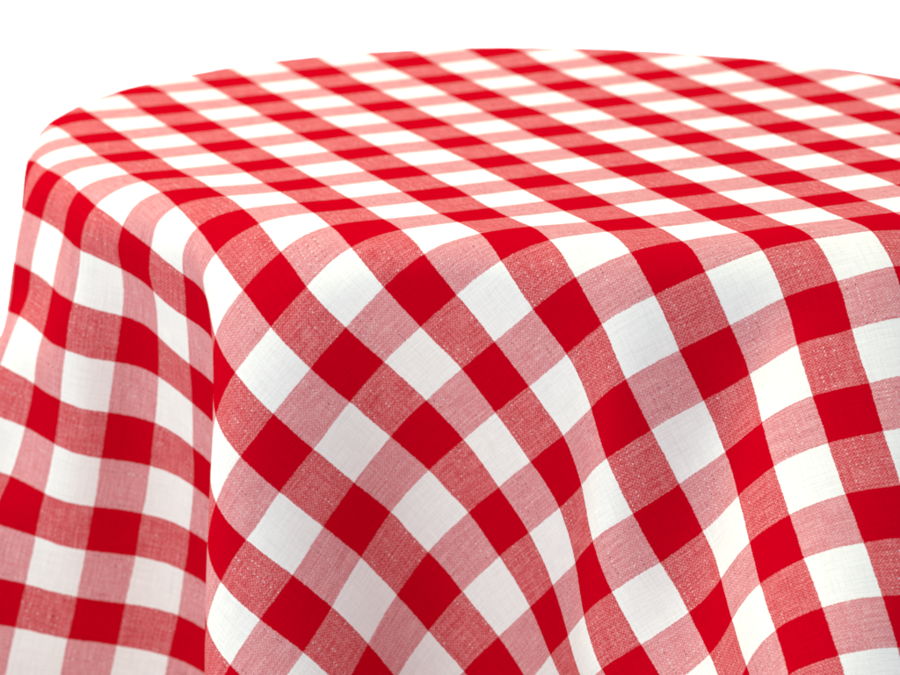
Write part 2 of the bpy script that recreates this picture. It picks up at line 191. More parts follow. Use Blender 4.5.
     -11,-59,24,-13,-58,22,-13,-59,22,-14,-59,20,-15,-59,17,-16,-59,16,-18,-59,15,-18,-60,13,-13,-61,10,3,-62,8,12,-62,
     -2,8,-63,-6,0,-63,-7,-8,-63,-3,18,-60,-8,49,-36,-17,60,-18,-13,51,-34,-14,24,-55,-21,18,-57,-22,18,-57,-21,20,-57,
     -20,11,-59,-22,-5,-57,-27,-22,-53,-29,-31,-48,-27,-33,-48,-27,-29,-49,-28,-18,-54,-30,-1,-55,-31,19,-51,-35,34,
     -39,-36,43,-27,-39,46,-16,-42,46,-9,-44,42,-4,-48,40,1,-50,38,7,-51,36,10,-52,35,12,-52,36,11,-52,38,7,-51,40,1,
     -50,40,-7,-50,39,-16,-48,37,-24,-46,32,-32,-46,26,-37,-45,21,-42,-44,16,-44,-43,11,-45,-44,9,-46,-44,5,-47,-44,
     3,-46,-44,2,-46,-44,-250,-443,160,-326,-354,112,10,-43,-42,9,-43,-41,7,-44,-46,6,-44,-47),
    (0,577,2435,-1777,-5,-43,48,-4,-42,48,-4,-42,48,-4,-42,49,-4,-41,48,-4,-42,49,-4,-41,48,-4,-42,49,-4,-41,49,-6,-42,
     48,-7,-41,49,-9,-42,48,-12,-41,47,-15,-41,47,-19,-40,47,-23,-38,46,-29,-35,45,-34,-30,45,-40,-24,44,-44,-16,44,
     -46,-7,44,-47,4,44,-44,13,44,-41,18,46,-39,21,47,-39,17,47,-45,4,47,-46,-20,39,-34,-48,27,-15,-58,23,-11,-59,23,
     -11,-59,24,-12,-58,23,-13,-59,22,-14,-59,19,-15,-60,18,-17,-60,16,-18,-59,14,-20,-60,13,-16,-61,10,2,-63,7,8,-63,
     -2,16,-62,-7,5,-63,-8,-6,-63,-2,17,-60,-10,47,-39,-14,53,-31,-15,44,-42,-15,13,-58,-22,17,-56,-23,19,-58,-21,24,
     -55,-18,12,-59,-21,-9,-57,-28,-24,-51,-29,-31,-48,-27,-30,-50,-27,-23,-52,-28,-7,-55,-31,12,-53,-34,31,-42,-38,
     42,-28,-39,46,-16,-41,46,-8,-43,45,-4,-46,42,0,-49,39,4,-50,37,8,-52,36,9,-52,37,9,-52,38,6,-51,39,-1,-51,40,-8,
     -49,39,-17,-49,35,-25,-47,30,-33,-46,25,-38,-46,20,-42,-44,14,-44,-44,11,-46,-44,7,-46,-43,5,-46,-44,2,-47,-45,
     1,-46,-44,0,-46,-44,-2,-46,-45,-524,-719,303,11,-40,-43,12,-40,-43,9,-44,-48,8,-44,-47),
    (0,553,2480,-1738,-5,-42,48,-4,-42,47,-5,-43,49,-4,-41,48,-4,-42,48,-3,-42,49,-4,-41,49,-3,-41,49,-3,-41,49,-4,-41,
     49,-5,-42,49,-6,-41,49,-7,-41,48,-11,-41,48,-13,-40,48,-17,-40,48,-21,-39,46,-27,-35,46,-33,-32,46,-38,-26,44,-42,
     -17,45,-46,-9,44,-47,1,44,-45,10,44,-42,15,46,-41,15,47,-42,9,48,-46,-7,44,-43,-34,33,-22,-55,25,-12,-58,24,-11,
     -59,25,-13,-58,23,-13,-59,21,-14,-60,20,-15,-59,18,-17,-60,16,-17,-60,14,-18,-60,12,-16,-61,10,1,-64,6,11,-63,-4,
     12,-62,-5,6,-63,-9,-3,-63,-2,17,-60,-11,42,-45,-13,47,-39,-15,33,-51,-16,14,-58,-23,13,-57,-23,21,-57,-20,24,-55,
     -17,10,-60,-21,-12,-55,-29,-26,-50,-29,-29,-50,-27,-23,-52,-28,-14,-55,-29,5,-54,-33,26,-45,-37,39,-30,-41,45,-18,
     -42,47,-9,-43,46,-3,-44,45,1,-45,41,2,-50,38,5,-51,38,6,-52,37,6,-52,39,3,-51,39,-2,-51,39,-9,-50,38,-18,-49,34,
     -26,-48,29,-33,-47,23,-38,-46,19,-42,-45,14,-44,-45,9,-46,-44,7,-46,-43,4,-47,-44,2,-47,-44,0,-46,-44,0,-46,-45,
     -2,-46,-44,-2,-46,-45,-4,-46,-44,-333,-548,217,-110,-167,21,7,-40,-46,6,-41,-46),
    (0,529,2526,-1700,-4,-43,48,-5,-42,48,-4,-42,48,-5,-42,48,-4,-42,48,-3,-41,49,-4,-42,49,-3,-41,49,-3,-41,49,-2,-41,
     50,-4,-40,49,-4,-41,49,-5,-41,50,-7,-41,49,-8,-40,49,-12,-41,48,-15,-39,48,-20,-39,48,-25,-36,47,-30,-32,46,-37,
     -27,46,-41,-20,44,-45,-11,44,-47,-3,44,-45,5,45,-44,8,45,-43,8,47,-45,1,46,-46,-19,40,-34,-45,30,-14,-57,26,-11,
     -58,25,-13,-58,23,-14,-59,23,-14,-60,19,-16,-59,18,-16,-61,16,-16,-61,13,-16,-61,12,-15,-62,11,5,-64,2,14,-64,-6,
     8,-63,-3,7,-64,-10,-7,-63,-1,9,-62,-10,33,-53,-13,40,-47,-17,26,-53,-18,18,-56,-21,13,-56,-23,24,-55,-18,25,-56,
     -18,7,-60,-19,-15,-54,-31,-25,-50,-29,-24,-53,-28,-14,-55,-27,-1,-55,-32,18,-49,-36,35,-34,-40,44,-19,-44,46,-11,
     -43,47,-4,-45,46,1,-44,46,3,-46,40,2,-50,39,3,-51,38,3,-52,39,0,-51,39,-4,-51,38,-11,-51,36,-18,-50,33,-26,-49,
     28,-34,-47,22,-38,-47,18,-41,-46,13,-44,-45,10,-45,-45,6,-47,-44,4,-47,-43,2,-47,-44,0,-46,-44,-1,-46,-44,-2,-47,
     -45,-3,-45,-45,-3,-46,-44,-4,-46,-45,-157,-383,131,-231,-293,85,4,-38,-44,4,-37,-45),
    (0,507,2571,-1661,-5,-42,48,-4,-42,47,-5,-42,48,-5,-42,49,-4,-42,48,-4,-42,48,-3,-41,49,-3,-41,49,-3,-41,50,-3,-41,
     49,-2,-41,50,-3,-40,49,-4,-41,50,-4,-40,50,-6,-40,50,-8,-40,49,-11,-40,49,-13,-39,49,-19,-38,49,-23,-36,48,-29,
     -33,47,-34,-28,46,-40,-22,46,-44,-14,44,-45,-7,44,-46,-3,45,-46,0,45,-45,-1,45,-46,-8,43,-42,-31,37,-23,-51,30,
     -12,-57,26,-14,-58,23,-14,-59,23,-16,-59,19,-15,-60,18,-15,-61,16,-12,-63,12,-11,-63,10,-9,-63,7,2,-65,4,2,-65,
     -3,6,-64,-3,2,-64,-9,0,-65,-1,2,-63,-11,20,-59,-14,27,-54,-23,25,-56,-17,22,-56,-20,22,-55,-21,29,-53,-19,24,-57,
     -15,2,-60,-19,-18,-52,-32,-21,-52,-30,-14,-56,-27,0,-56,-30,13,-51,-36,29,-40,-40,40,-26,-43,44,-12,-45,46,-5,-44,
     46,0,-44,46,5,-45,46,4,-45,39,0,-50,40,-2,-51,39,-3,-52,39,-8,-51,37,-13,-51,35,-19,-50,31,-26,-50,27,-32,-49,22,
     -38,-48,17,-41,-46,13,-43,-46,10,-45,-45,7,-46,-45,4,-46,-44,3,-48,-44,0,-47,-43,-1,-46,-44,-3,-47,-45,-3,-46,-45,
     -4,-45,-44,-4,-46,-45,-4,-46,-44,-5,-46,-44,-161,-383,126,-79,-143,11,-79,-144,11),
    (0,487,2618,-1622,-5,-43,48,-5,-42,47,-5,-42,48,-5,-42,48,-4,-42,49,-4,-42,48,-4,-41,49,-3,-41,49,-3,-41,49,-3,-41,
     50,-3,-41,49,-2,-40,50,-3,-40,50,-3,-41,50,-5,-39,50,-5,-40,50,-7,-40,51,-10,-39,50,-13,-38,49,-18,-38,50,-22,-35,
     49,-28,-32,48,-34,-28,48,-38,-22,46,-42,-16,46,-44,-12,45,-45,-10,44,-45,-10,44,-46,-11,42,-45,-21,40,-33,-42,35,
     -18,-54,29,-16,-57,23,-13,-59,24,-17,-59,19,-11,-62,17,-11,-63,15,-3,-65,7,-3,-65,7,-3,-66,-1,2,-64,5,-1,-65,-1,
     3,-65,0,-2,-65,-8,3,-65,-3,3,-63,-12,10,-63,-8,13,-61,-19,16,-59,-16,21,-56,-20,15,-57,-21,24,-53,-21,22,-56,-15,
     0,-60,-15,-16,-52,-34,-12,-55,-31,3,-57,-29,13,-53,-33,22,-44,-40,35,-33,-43,42,-19,-46,44,-10,-45,47,0,-44,45,
     2,-45,45,8,-44,46,6,-43,40,-7,-51,40,-9,-51,38,-11,-51,36,-16,-52,34,-21,-51,30,-26,-50,25,-32,-51,20,-36,-49,17,
     -41,-48,14,-42,-46,10,-44,-46,9,-45,-46,6,-46,-44,3,-47,-44,2,-47,-44,-1,-47,-43,-3,-47,-44,-4,-46,-45,-5,-46,-44,
     -5,-46,-45,-5,-46,-45,-5,-46,-44,-5,-46,-44,-5,-45,-45,-96,-339,104,-163,-249,66),
    (0,469,2665,-1583,-5,-43,48,-5,-42,48,-5,-42,48,-5,-42,48,-5,-42,48,-4,-42,49,-4,-41,48,-4,-42,49,-3,-41,49,-3,-41,
     50,-3,-40,49,-3,-41,50,-3,-40,50,-3,-40,50,-3,-40,50,-4,-39,51,-6,-39,50,-7,-39,51,-9,-39,51,-14,-37,50,-17,-37,
     51,-23,-33,50,-29,-30,49,-34,-26,48,-39,-20,48,-42,-15,46,-43,-14,46,-44,-15,45,-42,-21,43,-42,-27,40,-34,-40,37,
     -21,-52,31,-16,-58,23,-9,-60,22,-5,-64,12,2,-64,4,-4,-65,1,0,-65,0,-3,-64,2,-1,-65,-1,1,-64,3,-1,-65,1,2,-64,0,
     -2,-65,-3,2,-64,-1,0,-64,-1,2,-64,0,-1,-63,-5,3,-63,-9,6,-61,-17,11,-59,-21,11,-58,-22,9,-60,-19,-3,-60,-19,9,-56,
     -29,11,-53,-33,11,-54,-33,18,-49,-36,27,-40,-42,37,-27,-44,43,-13,-46,45,-5,-45,46,1,-45,45,3,-45,46,3,-45,47,0,
     -45,39,-9,-50,39,-15,-49,35,-18,-51,32,-24,-51,28,-27,-52,23,-32,-51,18,-36,-50,14,-39,-50,12,-41,-48,12,-43,-47,
     10,-44,-46,9,-45,-45,7,-46,-45,4,-47,-44,2,-47,-43,-2,-48,-43,-4,-46,-44,-6,-46,-44,-7,-46,-45,-6,-46,-44,-7,-45,
     -45,-6,-46,-44,-5,-46,-45,-5,-46,-44,-79,-317,93,-136,-226,58),
    (0,454,2712,-1542,-5,-42,47,-5,-42,48,-5,-43,48,-5,-42,48,-5,-41,48,-4,-42,49,-4,-42,48,-4,-41,49,-4,-41,49,-4,-41,
     49,-3,-41,50,-3,-40,49,-4,-41,50,-3,-40,50,-3,-39,51,-4,-40,50,-4,-39,51,-6,-38,51,-7,-39,51,-11,-37,51,-14,-36,
     51,-19,-35,52,-24,-31,50,-32,-27,50,-37,-21,48,-41,-17,47,-44,-13,46,-44,-16,45,-35,-28,47,-32,-38,43,-26,-48,36,
     -14,-56,31,-3,-65,8,2,-65,4,-2,-65,1,3,-65,-4,-5,-63,3,1,-65,2,-3,-64,-2,-1,-64,-1,0,-64,2,0,-64,2,0,-64,0,0,-64,
     -1,0,-64,2,1,-64,6,0,-63,0,-3,-64,0,2,-64,-3,-2,-63,-6,3,-64,-10,-1,-63,-15,5,-62,-16,3,-60,-24,12,-57,-29,14,-52,
     -35,12,-53,-33,18,-49,-38,28,-39,-42,39,-23,-45,43,-8,-46,45,-1,-44,46,0,-46,45,0,-45,46,-4,-45,45,-7,-46,39,-13,
     -50,38,-18,-49,29,-26,-52,26,-30,-52,22,-32,-51,18,-35,-51,10,-38,-51,7,-40,-50,10,-42,-49,11,-43,-46,11,-44,-46,
     11,-44,-45,9,-46,-45,7,-46,-44,2,-48,-43,-1,-47,-43,-6,-47,-44,-8,-46,-44,-9,-45,-44,-9,-46,-44,-8,-45,-44,-7,-46,
     -45,-5,-46,-44,-5,-46,-44,-5,-46,-44,-167,-452,177),
    (0,444,2760,-1501,-5,-42,47,-5,-42,48,-5,-42,48,-5,-43,48,-5,-41,48,-4,-42,49,-5,-42,48,-4,-41,49,-4,-41,49,-4,-41,
     49,-4,-41,49,-4,-40,50,-4,-41,49,-3,-40,50,-4,-39,50,-4,-40,51,-4,-39,51,-5,-38,51,-6,-38,51,-9,-37,51,-11,-37,
     52,-16,-34,52,-21,-32,51,-28,-28,51,-34,-23,50,-40,-17,48,-41,-15,47,-36,-24,49,-30,-33,47,-23,-45,41,-8,-59,24,
     -4,-64,13,0,-65,1,2,-65,-2,-1,-65,-4,2,-64,-3,-3,-65,0,0,-64,0,-2,-64,0,-1,-64,-1,0,-65,1,0,-64,1,0,-64,0,0,-64,
     0,0,-64,2,1,-64,4,0,-64,2,-3,-64,1,1,-64,0,-2,-64,-1,1,-64,-3,-3,-64,-7,1,-64,-7,-1,-61,-18,7,-60,-23,10,-55,-32,
     12,-54,-32,16,-49,-38,29,-39,-42,39,-21,-45,44,-7,-46,46,0,-45,44,-5,-45,45,-7,-46,43,-9,-47,42,-14,-47,35,-19,
     -51,32,-24,-51,27,-28,-52,23,-31,-51,19,-34,-52,13,-36,-52,6,-39,-51,2,-40,-49,4,-42,-49,7,-43,-46,12,-44,-46,15,
     -44,-44,14,-45,-44,10,-46,-43,5,-47,-43,-1,-47,-43,-7,-47,-44,-10,-46,-43,-12,-45,-44,-11,-45,-44,-10,-45,-44,-8,
     -46,-44,-7,-46,-44,-5,-46,-44,-4,-46,-44,-117,-407,152),
    (0,438,2809,-1460,-5,-43,48,-5,-42,48,-5,-42,48,-4,-42,48,-5,-42,48,-4,-42,48,-5,-41,49,-4,-42,49,-4,-41,48,-5,-41,
     49,-4,-40,50,-4,-41,49,-4,-40,49,-4,-40,50,-4,-40,50,-5,-39,51,-4,-39,50,-5,-38,51,-6,-38,51,-8,-37,52,-9,-36,51,
     -13,-35,53,-18,-33,52,-23,-29,52,-30,-24,51,-34,-22,50,-35,-21,49,-29,-29,50,-21,-41,44,-5,-60,24,-1,-64,7,-5,-64,
     -4,2,-65,2,1,-65,-1,0,-64,-3,1,-65,-3,-2,-64,0,-1,-65,1,-1,-64,0,0,-65,-1,0,-64,1,-1,-64,1,1,-64,-1,0,-64,-1,0,
     -64,2,0,-64,3,0,-64,1,-2,-64,1,1,-64,1,-2,-64,2,1,-63,-1,-3,-64,-2,-1,-64,-2,-4,-64,-4,1,-63,-14,5,-58,-27,9,-57,
     -28,13,-52,-36,27,-41,-39,38,-22,-46,42,-9,-46,46,-1,-44,43,-11,-47,43,-12,-47,40,-15,-48,38,-19,-50,30,-24,-53,
     27,-27,-53,27,-28,-51,22,-32,-51,16,-34,-52,9,-37,-53,2,-39,-50,-3,-41,-48,-3,-41,-49,4,-43,-47,13,-44,-45,18,-43,
     -43,20,-44,-43,16,-45,-42,8,-47,-43,0,-47,-43,-7,-47,-43,-13,-45,-43,-15,-45,-43,-14,-45,-43,-12,-45,-44,-10,-46,
     -44,-6,-45,-44,-5,-46,-44,-4,-47,-44,-69,-362,128),
    (0,439,2856,-1417,-5,-42,48,-5,-42,47,-5,-42,48,-4,-42,48,-4,-42,48,-4,-42,49,-5,-42,48,-4,-41,49,-4,-41,49,-4,-41,
     49,-4,-41,49,-5,-40,49,-4,-40,50,-5,-40,49,-4,-39,50,-5,-40,51,-5,-38,50,-6,-39,51,-6,-38,51,-6,-37,51,-9,-36,52,
     -11,-35,52,-14,-33,53,-19,-31,52,-24,-27,53,-27,-26,51,-27,-29,51,-19,-39,47,-4,-59,25,-1,-64,8,0,-64,-1,-3,-64,
     -6,1,-65,-1,0,-64,-1,1,-64,-1,0,-65,-1,-1,-64,0,-1,-64,1,-1,-65,-1,0,-64,0,-1,-64,0,0,-64,1,1,-64,-1,-1,-64,0,1,
     -64,1,-1,-64,1,1,-64,0,-1,-64,1,-1,-64,1,-1,-64,2,0,-64,0,-2,-63,0,-1,-64,0,-4,-64,0,-1,-64,-3,-4,-63,-8,6,-59,
     -23,7,-55,-31,23,-47,-38,33,-29,-46,41,-15,-47,43,-9,-47,42,-11,-47,41,-14,-47,37,-19,-50,32,-22,-52,28,-25,-52,
     27,-27,-53,28,-27,-51,21,-33,-51,11,-36,-52,3,-38,-52,-5,-39,-50,-9,-40,-50,-6,-42,-48,3,-43,-48,15,-44,-44,22,
     -43,-42,25,-43,-41,21,-44,-42,13,-46,-42,1,-47,-43,-9,-47,-43,-15,-45,-42,-18,-44,-43,-18,-45,-42,-14,-45,-44,-10,
     -45,-44,-7,-46,-44,-5,-46,-44,-3,-46,-44,-3,-47,-43),
    (0,447,2903,-1374,-5,-42,47,-5,-42,48,-4,-43,48,-4,-42,48,-4,-42,48,-4,-41,49,-4,-42,48,-4,-41,49,-3,-41,48,-4,-41,
     49,-5,-41,49,-4,-41,50,-4,-40,49,-5,-39,50,-4,-40,50,-5,-39,50,-6,-39,50,-5,-38,51,-6,-38,51,-7,-37,52,-7,-37,51,
     -9,-35,53,-12,-34,52,-14,-33,53,-18,-32,53,-19,-33,51,-17,-39,48,-4,-57,28,-1,-63,11,0,-64,-1,0,-64,-3,-2,-64,-4,
     0,-64,-1,0,-65,1,1,-64,-1,0,-64,-1,-1,-64,0,-1,-64,2,0,-65,-2,0,-64,0,-1,-64,0,0,-64,0,0,-64,0,0,-64,0,0,-64,0,
     0,-64,0,0,-64,0,0,-64,1,-1,-64,1,-1,-63,2,0,-64,0,-2,-64,1,-1,-63,0,-3,-64,1,-2,-64,0,-6,-63,-1,2,-63,-6,-1,-61,
     -19,15,-54,-32,24,-39,-45,37,-23,-48,39,-15,-49,42,-12,-48,42,-15,-48,32,-22,-52,30,-24,-53,28,-26,-53,26,-27,-52,
     30,-25,-50,17,-34,-50,4,-38,-52,-2,-39,-52,-11,-39,-50,-10,-40,-51,-6,-42,-48,3,-43,-47,19,-44,-44,24,-43,-42,26,
     -42,-41,25,-42,-40,16,-46,-42,2,-48,-42,-11,-46,-43,-19,-44,-42,-22,-44,-41,-19,-44,-42,-16,-44,-43,-11,-46,-44,
     -8,-45,-44,-4,-46,-44,-3,-47,-44,-2,-47,-43),
    (0,463,2948,-1332,-5,-42,48,-4,-43,48,-4,-42,48,-4,-42,47,-3,-42,49,-4,-42,48,-3,-42,48,-4,-41,49,-3,-41,49,-4,-41,
     48,-3,-41,49,-4,-41,50,-4,-40,49,-4,-40,50,-5,-40,50,-4,-39,50,-5,-39,50,-6,-39,51,-5,-38,51,-6,-37,51,-6,-37,52,
     -7,-37,52,-8,-36,52,-10,-36,52,-11,-37,51,-11,-42,47,-8,-51,38,-1,-63,13,1,-65,1,0,-64,-2,0,-64,-4,-2,-65,-2,1,
     -64,-1,-1,-64,0,1,-64,0,0,-65,0,-1,-64,0,-1,-64,1,0,-64,-1,0,-64,0,0,-64,0,-1,-65,0,1,-64,0,0,-64,0,0,-64,0,-1,
     -64,0,1,-64,0,0,-64,0,-1,-64,1,-1,-63,1,0,-64,0,-2,-64,0,-1,-64,1,-3,-64,1,-1,-64,1,-5,-63,1,-1,-64,0,-3,-64,-6,
     5,-62,-16,14,-49,-39,30,-32,-47,35,-20,-50,39,-17,-50,37,-18,-49,31,-22,-52,29,-24,-52,31,-24,-52,29,-25,-52,21,
     -31,-51,9,-37,-51,-4,-38,-52,-8,-38,-51,-8,-39,-50,-1,-39,-50,6,-40,-50,12,-39,-48,15,-45,-43,17,-45,-41,22,-44,
     -40,25,-42,-40,17,-46,-41,-1,-48,-42,-14,-46,-41,-22,-43,-41,-25,-43,-40,-22,-43,-42,-17,-45,-42,-11,-45,-44,-7,
     -45,-44,-4,-46,-44,-2,-47,-44,-2,-47,-43),
    (0,488,2990,-1291,-4,-42,48,-4,-43,48,-4,-42,47,-3,-43,48,-3,-42,48,-3,-42,48,-3,-42,49,-3,-41,48,-3,-42,49,-3,-41,
     49,-3,-41,49,-4,-41,49,-3,-41,49,-4,-40,50,-3,-40,49,-4,-40,50,-5,-40,51,-4,-39,50,-4,-39,51,-5,-38,51,-4,-39,51,
     -5,-38,51,-5,-39,51,-5,-41,49,-7,-42,48,-5,-49,40,-3,-61,21,-3,-64,0,3,-64,2,0,-65,0,0,-64,-2,-1,-65,-1,0,-64,0,
     -1,-64,0,1,-65,0,0,-64,0,-1,-64,0,-1,-64,1,0,-65,-1,0,-64,0,0,-64,0,-1,-64,0,1,-64,0,1,-64,0,-1,-64,0,0,-64,0,0,
     -64,0,1,-65,0,-1,-64,1,-2,-63,1,0,-64,-1,0,-64,0,-2,-64,1,-2,-64,1,-2,-64,0,-4,-64,1,-1,-64,2,-5,-64,1,3,-64,-6,
     1,-62,-18,20,-44,-42,30,-27,-50,34,-21,-51,34,-20,-52,30,-25,-52,29,-24,-52,33,-22,-52,29,-26,-52,9,-36,-52,0,-39,
     -50,-10,-38,-51,-5,-37,-51,1,-38,-51,14,-35,-52,19,-31,-53,19,-34,-51,11,-48,-39,6,-50,-36,13,-48,-39,20,-45,-39,
     13,-47,-40,-4,-48,-40,-18,-45,-41,-26,-42,-40,-26,-43,-39,-23,-42,-41,-17,-45,-43,-11,-45,-44,-7,-45,-44,-3,-46,
     -44,-3,-47,-44,-1,-47,-43),
    (0,524,3027,-1253,-3,-43,47,-4,-42,48,-4,-43,48,-3,-42,48,-3,-43,48,-3,-42,48,-3,-42,48,-2,-42,48,-3,-42,49,-3,-41,
     49,-2,-42,48,-3,-41,49,-3,-41,49,-3,-41,50,-3,-41,49,-3,-40,50,-3,-41,50,-3,-40,50,-3,-40,50,-3,-41,50,-3,-40,50,
     -2,-41,49,-3,-43,49,-3,-44,46,-3,-48,44,-3,-54,35,-1,-64,8,-2,-65,-2,2,-64,-1,0,-65,0,0,-64,-1,-1,-65,0,0,-64,0,
     0,-65,0,0,-64,0,0,-64,0,0,-64,1,-2,-65,1,1,-64,-1,0,-64,-1,0,-64,0,-1,-64,1,1,-65,0,0,-64,-1,0,-64,0,-1,-64,1,1,
     -64,-1,0,-64,0,-1,-64,1,-1,-64,1,0,-64,-1,0,-64,0,-2,-64,0,-2,-64,1,-2,-64,0,-3,-64,0,-1,-64,2,-4,-64,3,1,-64,1,
     -2,-65,-6,4,-60,-22,18,-40,-47,29,-27,-52,30,-23,-52,33,-22,-51,32,-22,-51,26,-26,-53,16,-32,-53,0,-38,-51,-5,-39,
     -51,-2,-37,-52,6,-36,-52,18,-31,-53,23,-26,-54,25,-24,-53,18,-35,-50,8,-50,-38,1,-54,-32,3,-52,-35,8,-50,-37,5,
     -50,-39,-8,-48,-40,-19,-45,-40,-27,-42,-40,-27,-41,-40,-22,-43,-41,-16,-45,-43,-11,-45,-43,-6,-46,-45,-4,-46,-44,
     -3,-46,-44,-2,-48,-43),
    (0,571,3057,-1221,-3,-43,47,-4,-43,48,-3,-43,47,-4,-42,48,-3,-42,48,-3,-43,49,-3,-42,48,-2,-42,48,-3,-42,49,-2,-41,
     48,-3,-42,49,-2,-42,49,-2,-42,49,-3,-41,49,-2,-42,49,-2,-41,49,-2,-42,49,-2,-42,49,-2,-42,49,-2,-42,49,-1,-42,48,
     -2,-44,48,-1,-45,46,-1,-47,44,-2,-52,39,-1,-59,26,-1,-64,5,-1,-65,-2,1,-64,-2,0,-65,-1,0,-64,0,0,-65,0,0,-64,0,
     -1,-65,0,1,-64,0,-1,-64,0,0,-65,2,-1,-64,2,0,-64,-2,1,-64,-2,-1,-64,1,-1,-65,1,1,-64,-1,1,-64,0,-1,-64,0,0,-64,
     1,0,-64,-1,1,-64,0,-1,-64,0,-1,-64,1,0,-64,-1,-1,-64,0,-1,-64,0,-1,-64,1,-2,-64,-1,-3,-64,0,-2,-64,2,-2,-64,4,0,
     -64,3,-3,-64,2,1,-64,-12,1,-57,-28,21,-38,-49,24,-29,-54,33,-22,-51,34,-23,-51,14,-32,-53,7,-35,-53,-4,-38,-50,
     2,-38,-51,14,-31,-54,20,-25,-57,24,-21,-56,25,-22,-56,23,-29,-50,12,-44,-44,0,-53,-35,-2,-55,-30,-7,-55,-31,-3,
     -53,-35,-3,-50,-38,-10,-49,-38,-20,-45,-41,-26,-41,-41,-26,-43,-40,-21,-43,-42,-14,-45,-43,-10,-45,-44,-6,-46,-44,
     -4,-46,-44,-4,-46,-44,-3,-48,-43),
    (0,628,3076,-1198,-4,-43,47,-4,-43,48,-3,-42,48,-4,-42,48,-3,-42,48,-3,-42,49,-3,-42,48,-3,-42,49,-3,-42,49,-2,-42,
     48,-3,-41,49,-2,-42,49,-2,-42,49,-2,-43,48,-2,-42,49,-1,-42,48,-2,-43,49,-1,-43,48,-2,-43,48,-1,-44,47,0,-45,47,
     -1,-45,46,0,-46,45,-1,-49,43,-1,-53,37,0,-63,15,0,-65,3,-1,-65,-2,1,-64,-1,0,-65,-1,0,-64,0,-1,-65,0,0,-64,0,0,
     -65,0,0,-64,0,-1,-64,0,0,-64,1,-1,-65,1,0,-64,-1,1,-64,-1,-1,-64,1,0,-64,1,1,-64,-1,0,-65,0,0,-64,0,-1,-64,1,1,
     -64,-1,0,-64,0,-1,-64,0,-1,-64,0,0,-64,0,0,-64,-1,-1,-64,0,-1,-64,0,-2,-64,0,-3,-64,0,-1,-64,2,-2,-64,2,0,-64,3,
     -2,-64,5,-2,-64,-3,-3,-63,-12,9,-52,-36,15,-37,-50,25,-31,-50,21,-30,-52,10,-34,-53,5,-35,-53,14,-33,-53,17,-26,
     -56,22,-19,-57,23,-16,-58,24,-19,-56,21,-29,-52,13,-44,-45,-2,-51,-37,-7,-54,-32,-9,-56,-29,-11,-54,-31,-8,-54,
     -33,-5,-51,-37,-11,-50,-38,-20,-44,-42,-24,-42,-41,-23,-43,-42,-17,-44,-42,-13,-45,-44,-9,-45,-45,-6,-46,-44,-5,
     -46,-44,-4,-47,-44,-4,-47,-42),
    (0,691,3082,-1187,-4,-42,48,-4,-42,48,-4,-42,49,-4,-41,49,-3,-42,48,-4,-41,49,-3,-41,49,-3,-42,50,-3,-41,49,-3,-41,
     49,-2,-42,49,-3,-42,49,-2,-42,49,-2,-42,48,-1,-43,49,-2,-43,48,-1,-43,48,-1,-44,47,-1,-45,47,-1,-45,47,0,-46,46,
     0,-46,45,0,-48,44,0,-49,42,-1,-54,35,1,-65,10,-1,-65,0,0,-64,-2,0,-65,-1,0,-65,-1,0,-64,0,0,-65,0,-1,-64,0,0,-64,
     0,0,-65,0,-1,-64,0,0,-64,1,-1,-64,1,1,-64,-1,0,-64,-1,0,-64,1,-1,-65,2,1,-64,-2,1,-64,0,-1,-64,0,-1,-64,2,1,-64,
     -2,0,-64,-1,0,-65,0,-2,-64,1,1,-64,-1,0,-64,0,-1,-64,0,-1,-64,0,-2,-64,0,-2,-64,0,-1,-64,1,-2,-64,2,-1,-64,2,-2,
     -63,5,-2,-64,1,-5,-64,-3,3,-62,-18,6,-47,-43,17,-41,-47,14,-36,-51,13,-33,-54,13,-27,-56,22,-22,-57,22,-15,-59,
     23,-16,-59,23,-19,-58,20,-28,-52,4,-46,-43,2,-49,-39,-13,-52,-33,-12,-54,-31,-14,-55,-28,-12,-54,-30,-9,-53,-33,
     -6,-52,-37,-10,-51,-37,-18,-44,-43,-21,-43,-43,-18,-44,-43,-14,-44,-44,-10,-45,-45,-8,-45,-45,-6,-46,-44,-5,-46,
     -44,-6,-47,-44,-5,-48,-42),
    (0,754,3074,-1188,-4,-41,49,-4,-40,49,-4,-41,50,-3,-40,49,-4,-41,50,-3,-40,50,-3,-41,49,-3,-40,50,-3,-40,50,-3,-41,
     50,-3,-41,50,-2,-41,49,-3,-42,49,-2,-41,50,-1,-43,48,-2,-43,49,-1,-43,47,-1,-44,48,-1,-45,46,0,-46,46,-1,-47,45,
     0,-47,45,1,-48,43,0,-51,41,-1,-55,34,1,-64,8,0,-65,-1,-1,-65,-3,1,-64,-1,0,-65,-1,-1,-65,0,0,-64,0,0,-64,0,0,-65,
     0,-1,-64,0,0,-64,0,0,-64,0,-2,-65,1,1,-64,-1,0,-64,0,0,-64,0,0,-64,1,0,-64,0,1,-64,-1,-1,-65,1,0,-64,0,0,-64,-1,
     1,-64,0,-1,-64,0,-1,-64,0,0,-64,0,0,-64,0,-1,-64,0,-1,-64,0,-1,-64,0,-2,-64,0,-1,-64,0,-2,-64,2,0,-64,1,-2,-64,
     3,-2,-64,3,-4,-63,0,0,-64,-9,1,-57,-27,11,-48,-42,11,-38,-50,17,-29,-56,17,-20,-59,22,-15,-58,23,-13,-59,21,-17,
     -58,19,-31,-53,6,-44,-44,-8,-51,-37,-10,-52,-36,-15,-52,-32,-15,-54,-31,-15,-54,-28,-14,-55,-29,-9,-53,-33,-5,-52,
     -36,-10,-52,-36,-15,-43,-45,-15,-43,-45,-13,-44,-46,-10,-44,-45,-8,-45,-46,-7,-45,-46,-6,-45,-44,-5,-47,-44,-6,
     -47,-44,-6,-47,-42),
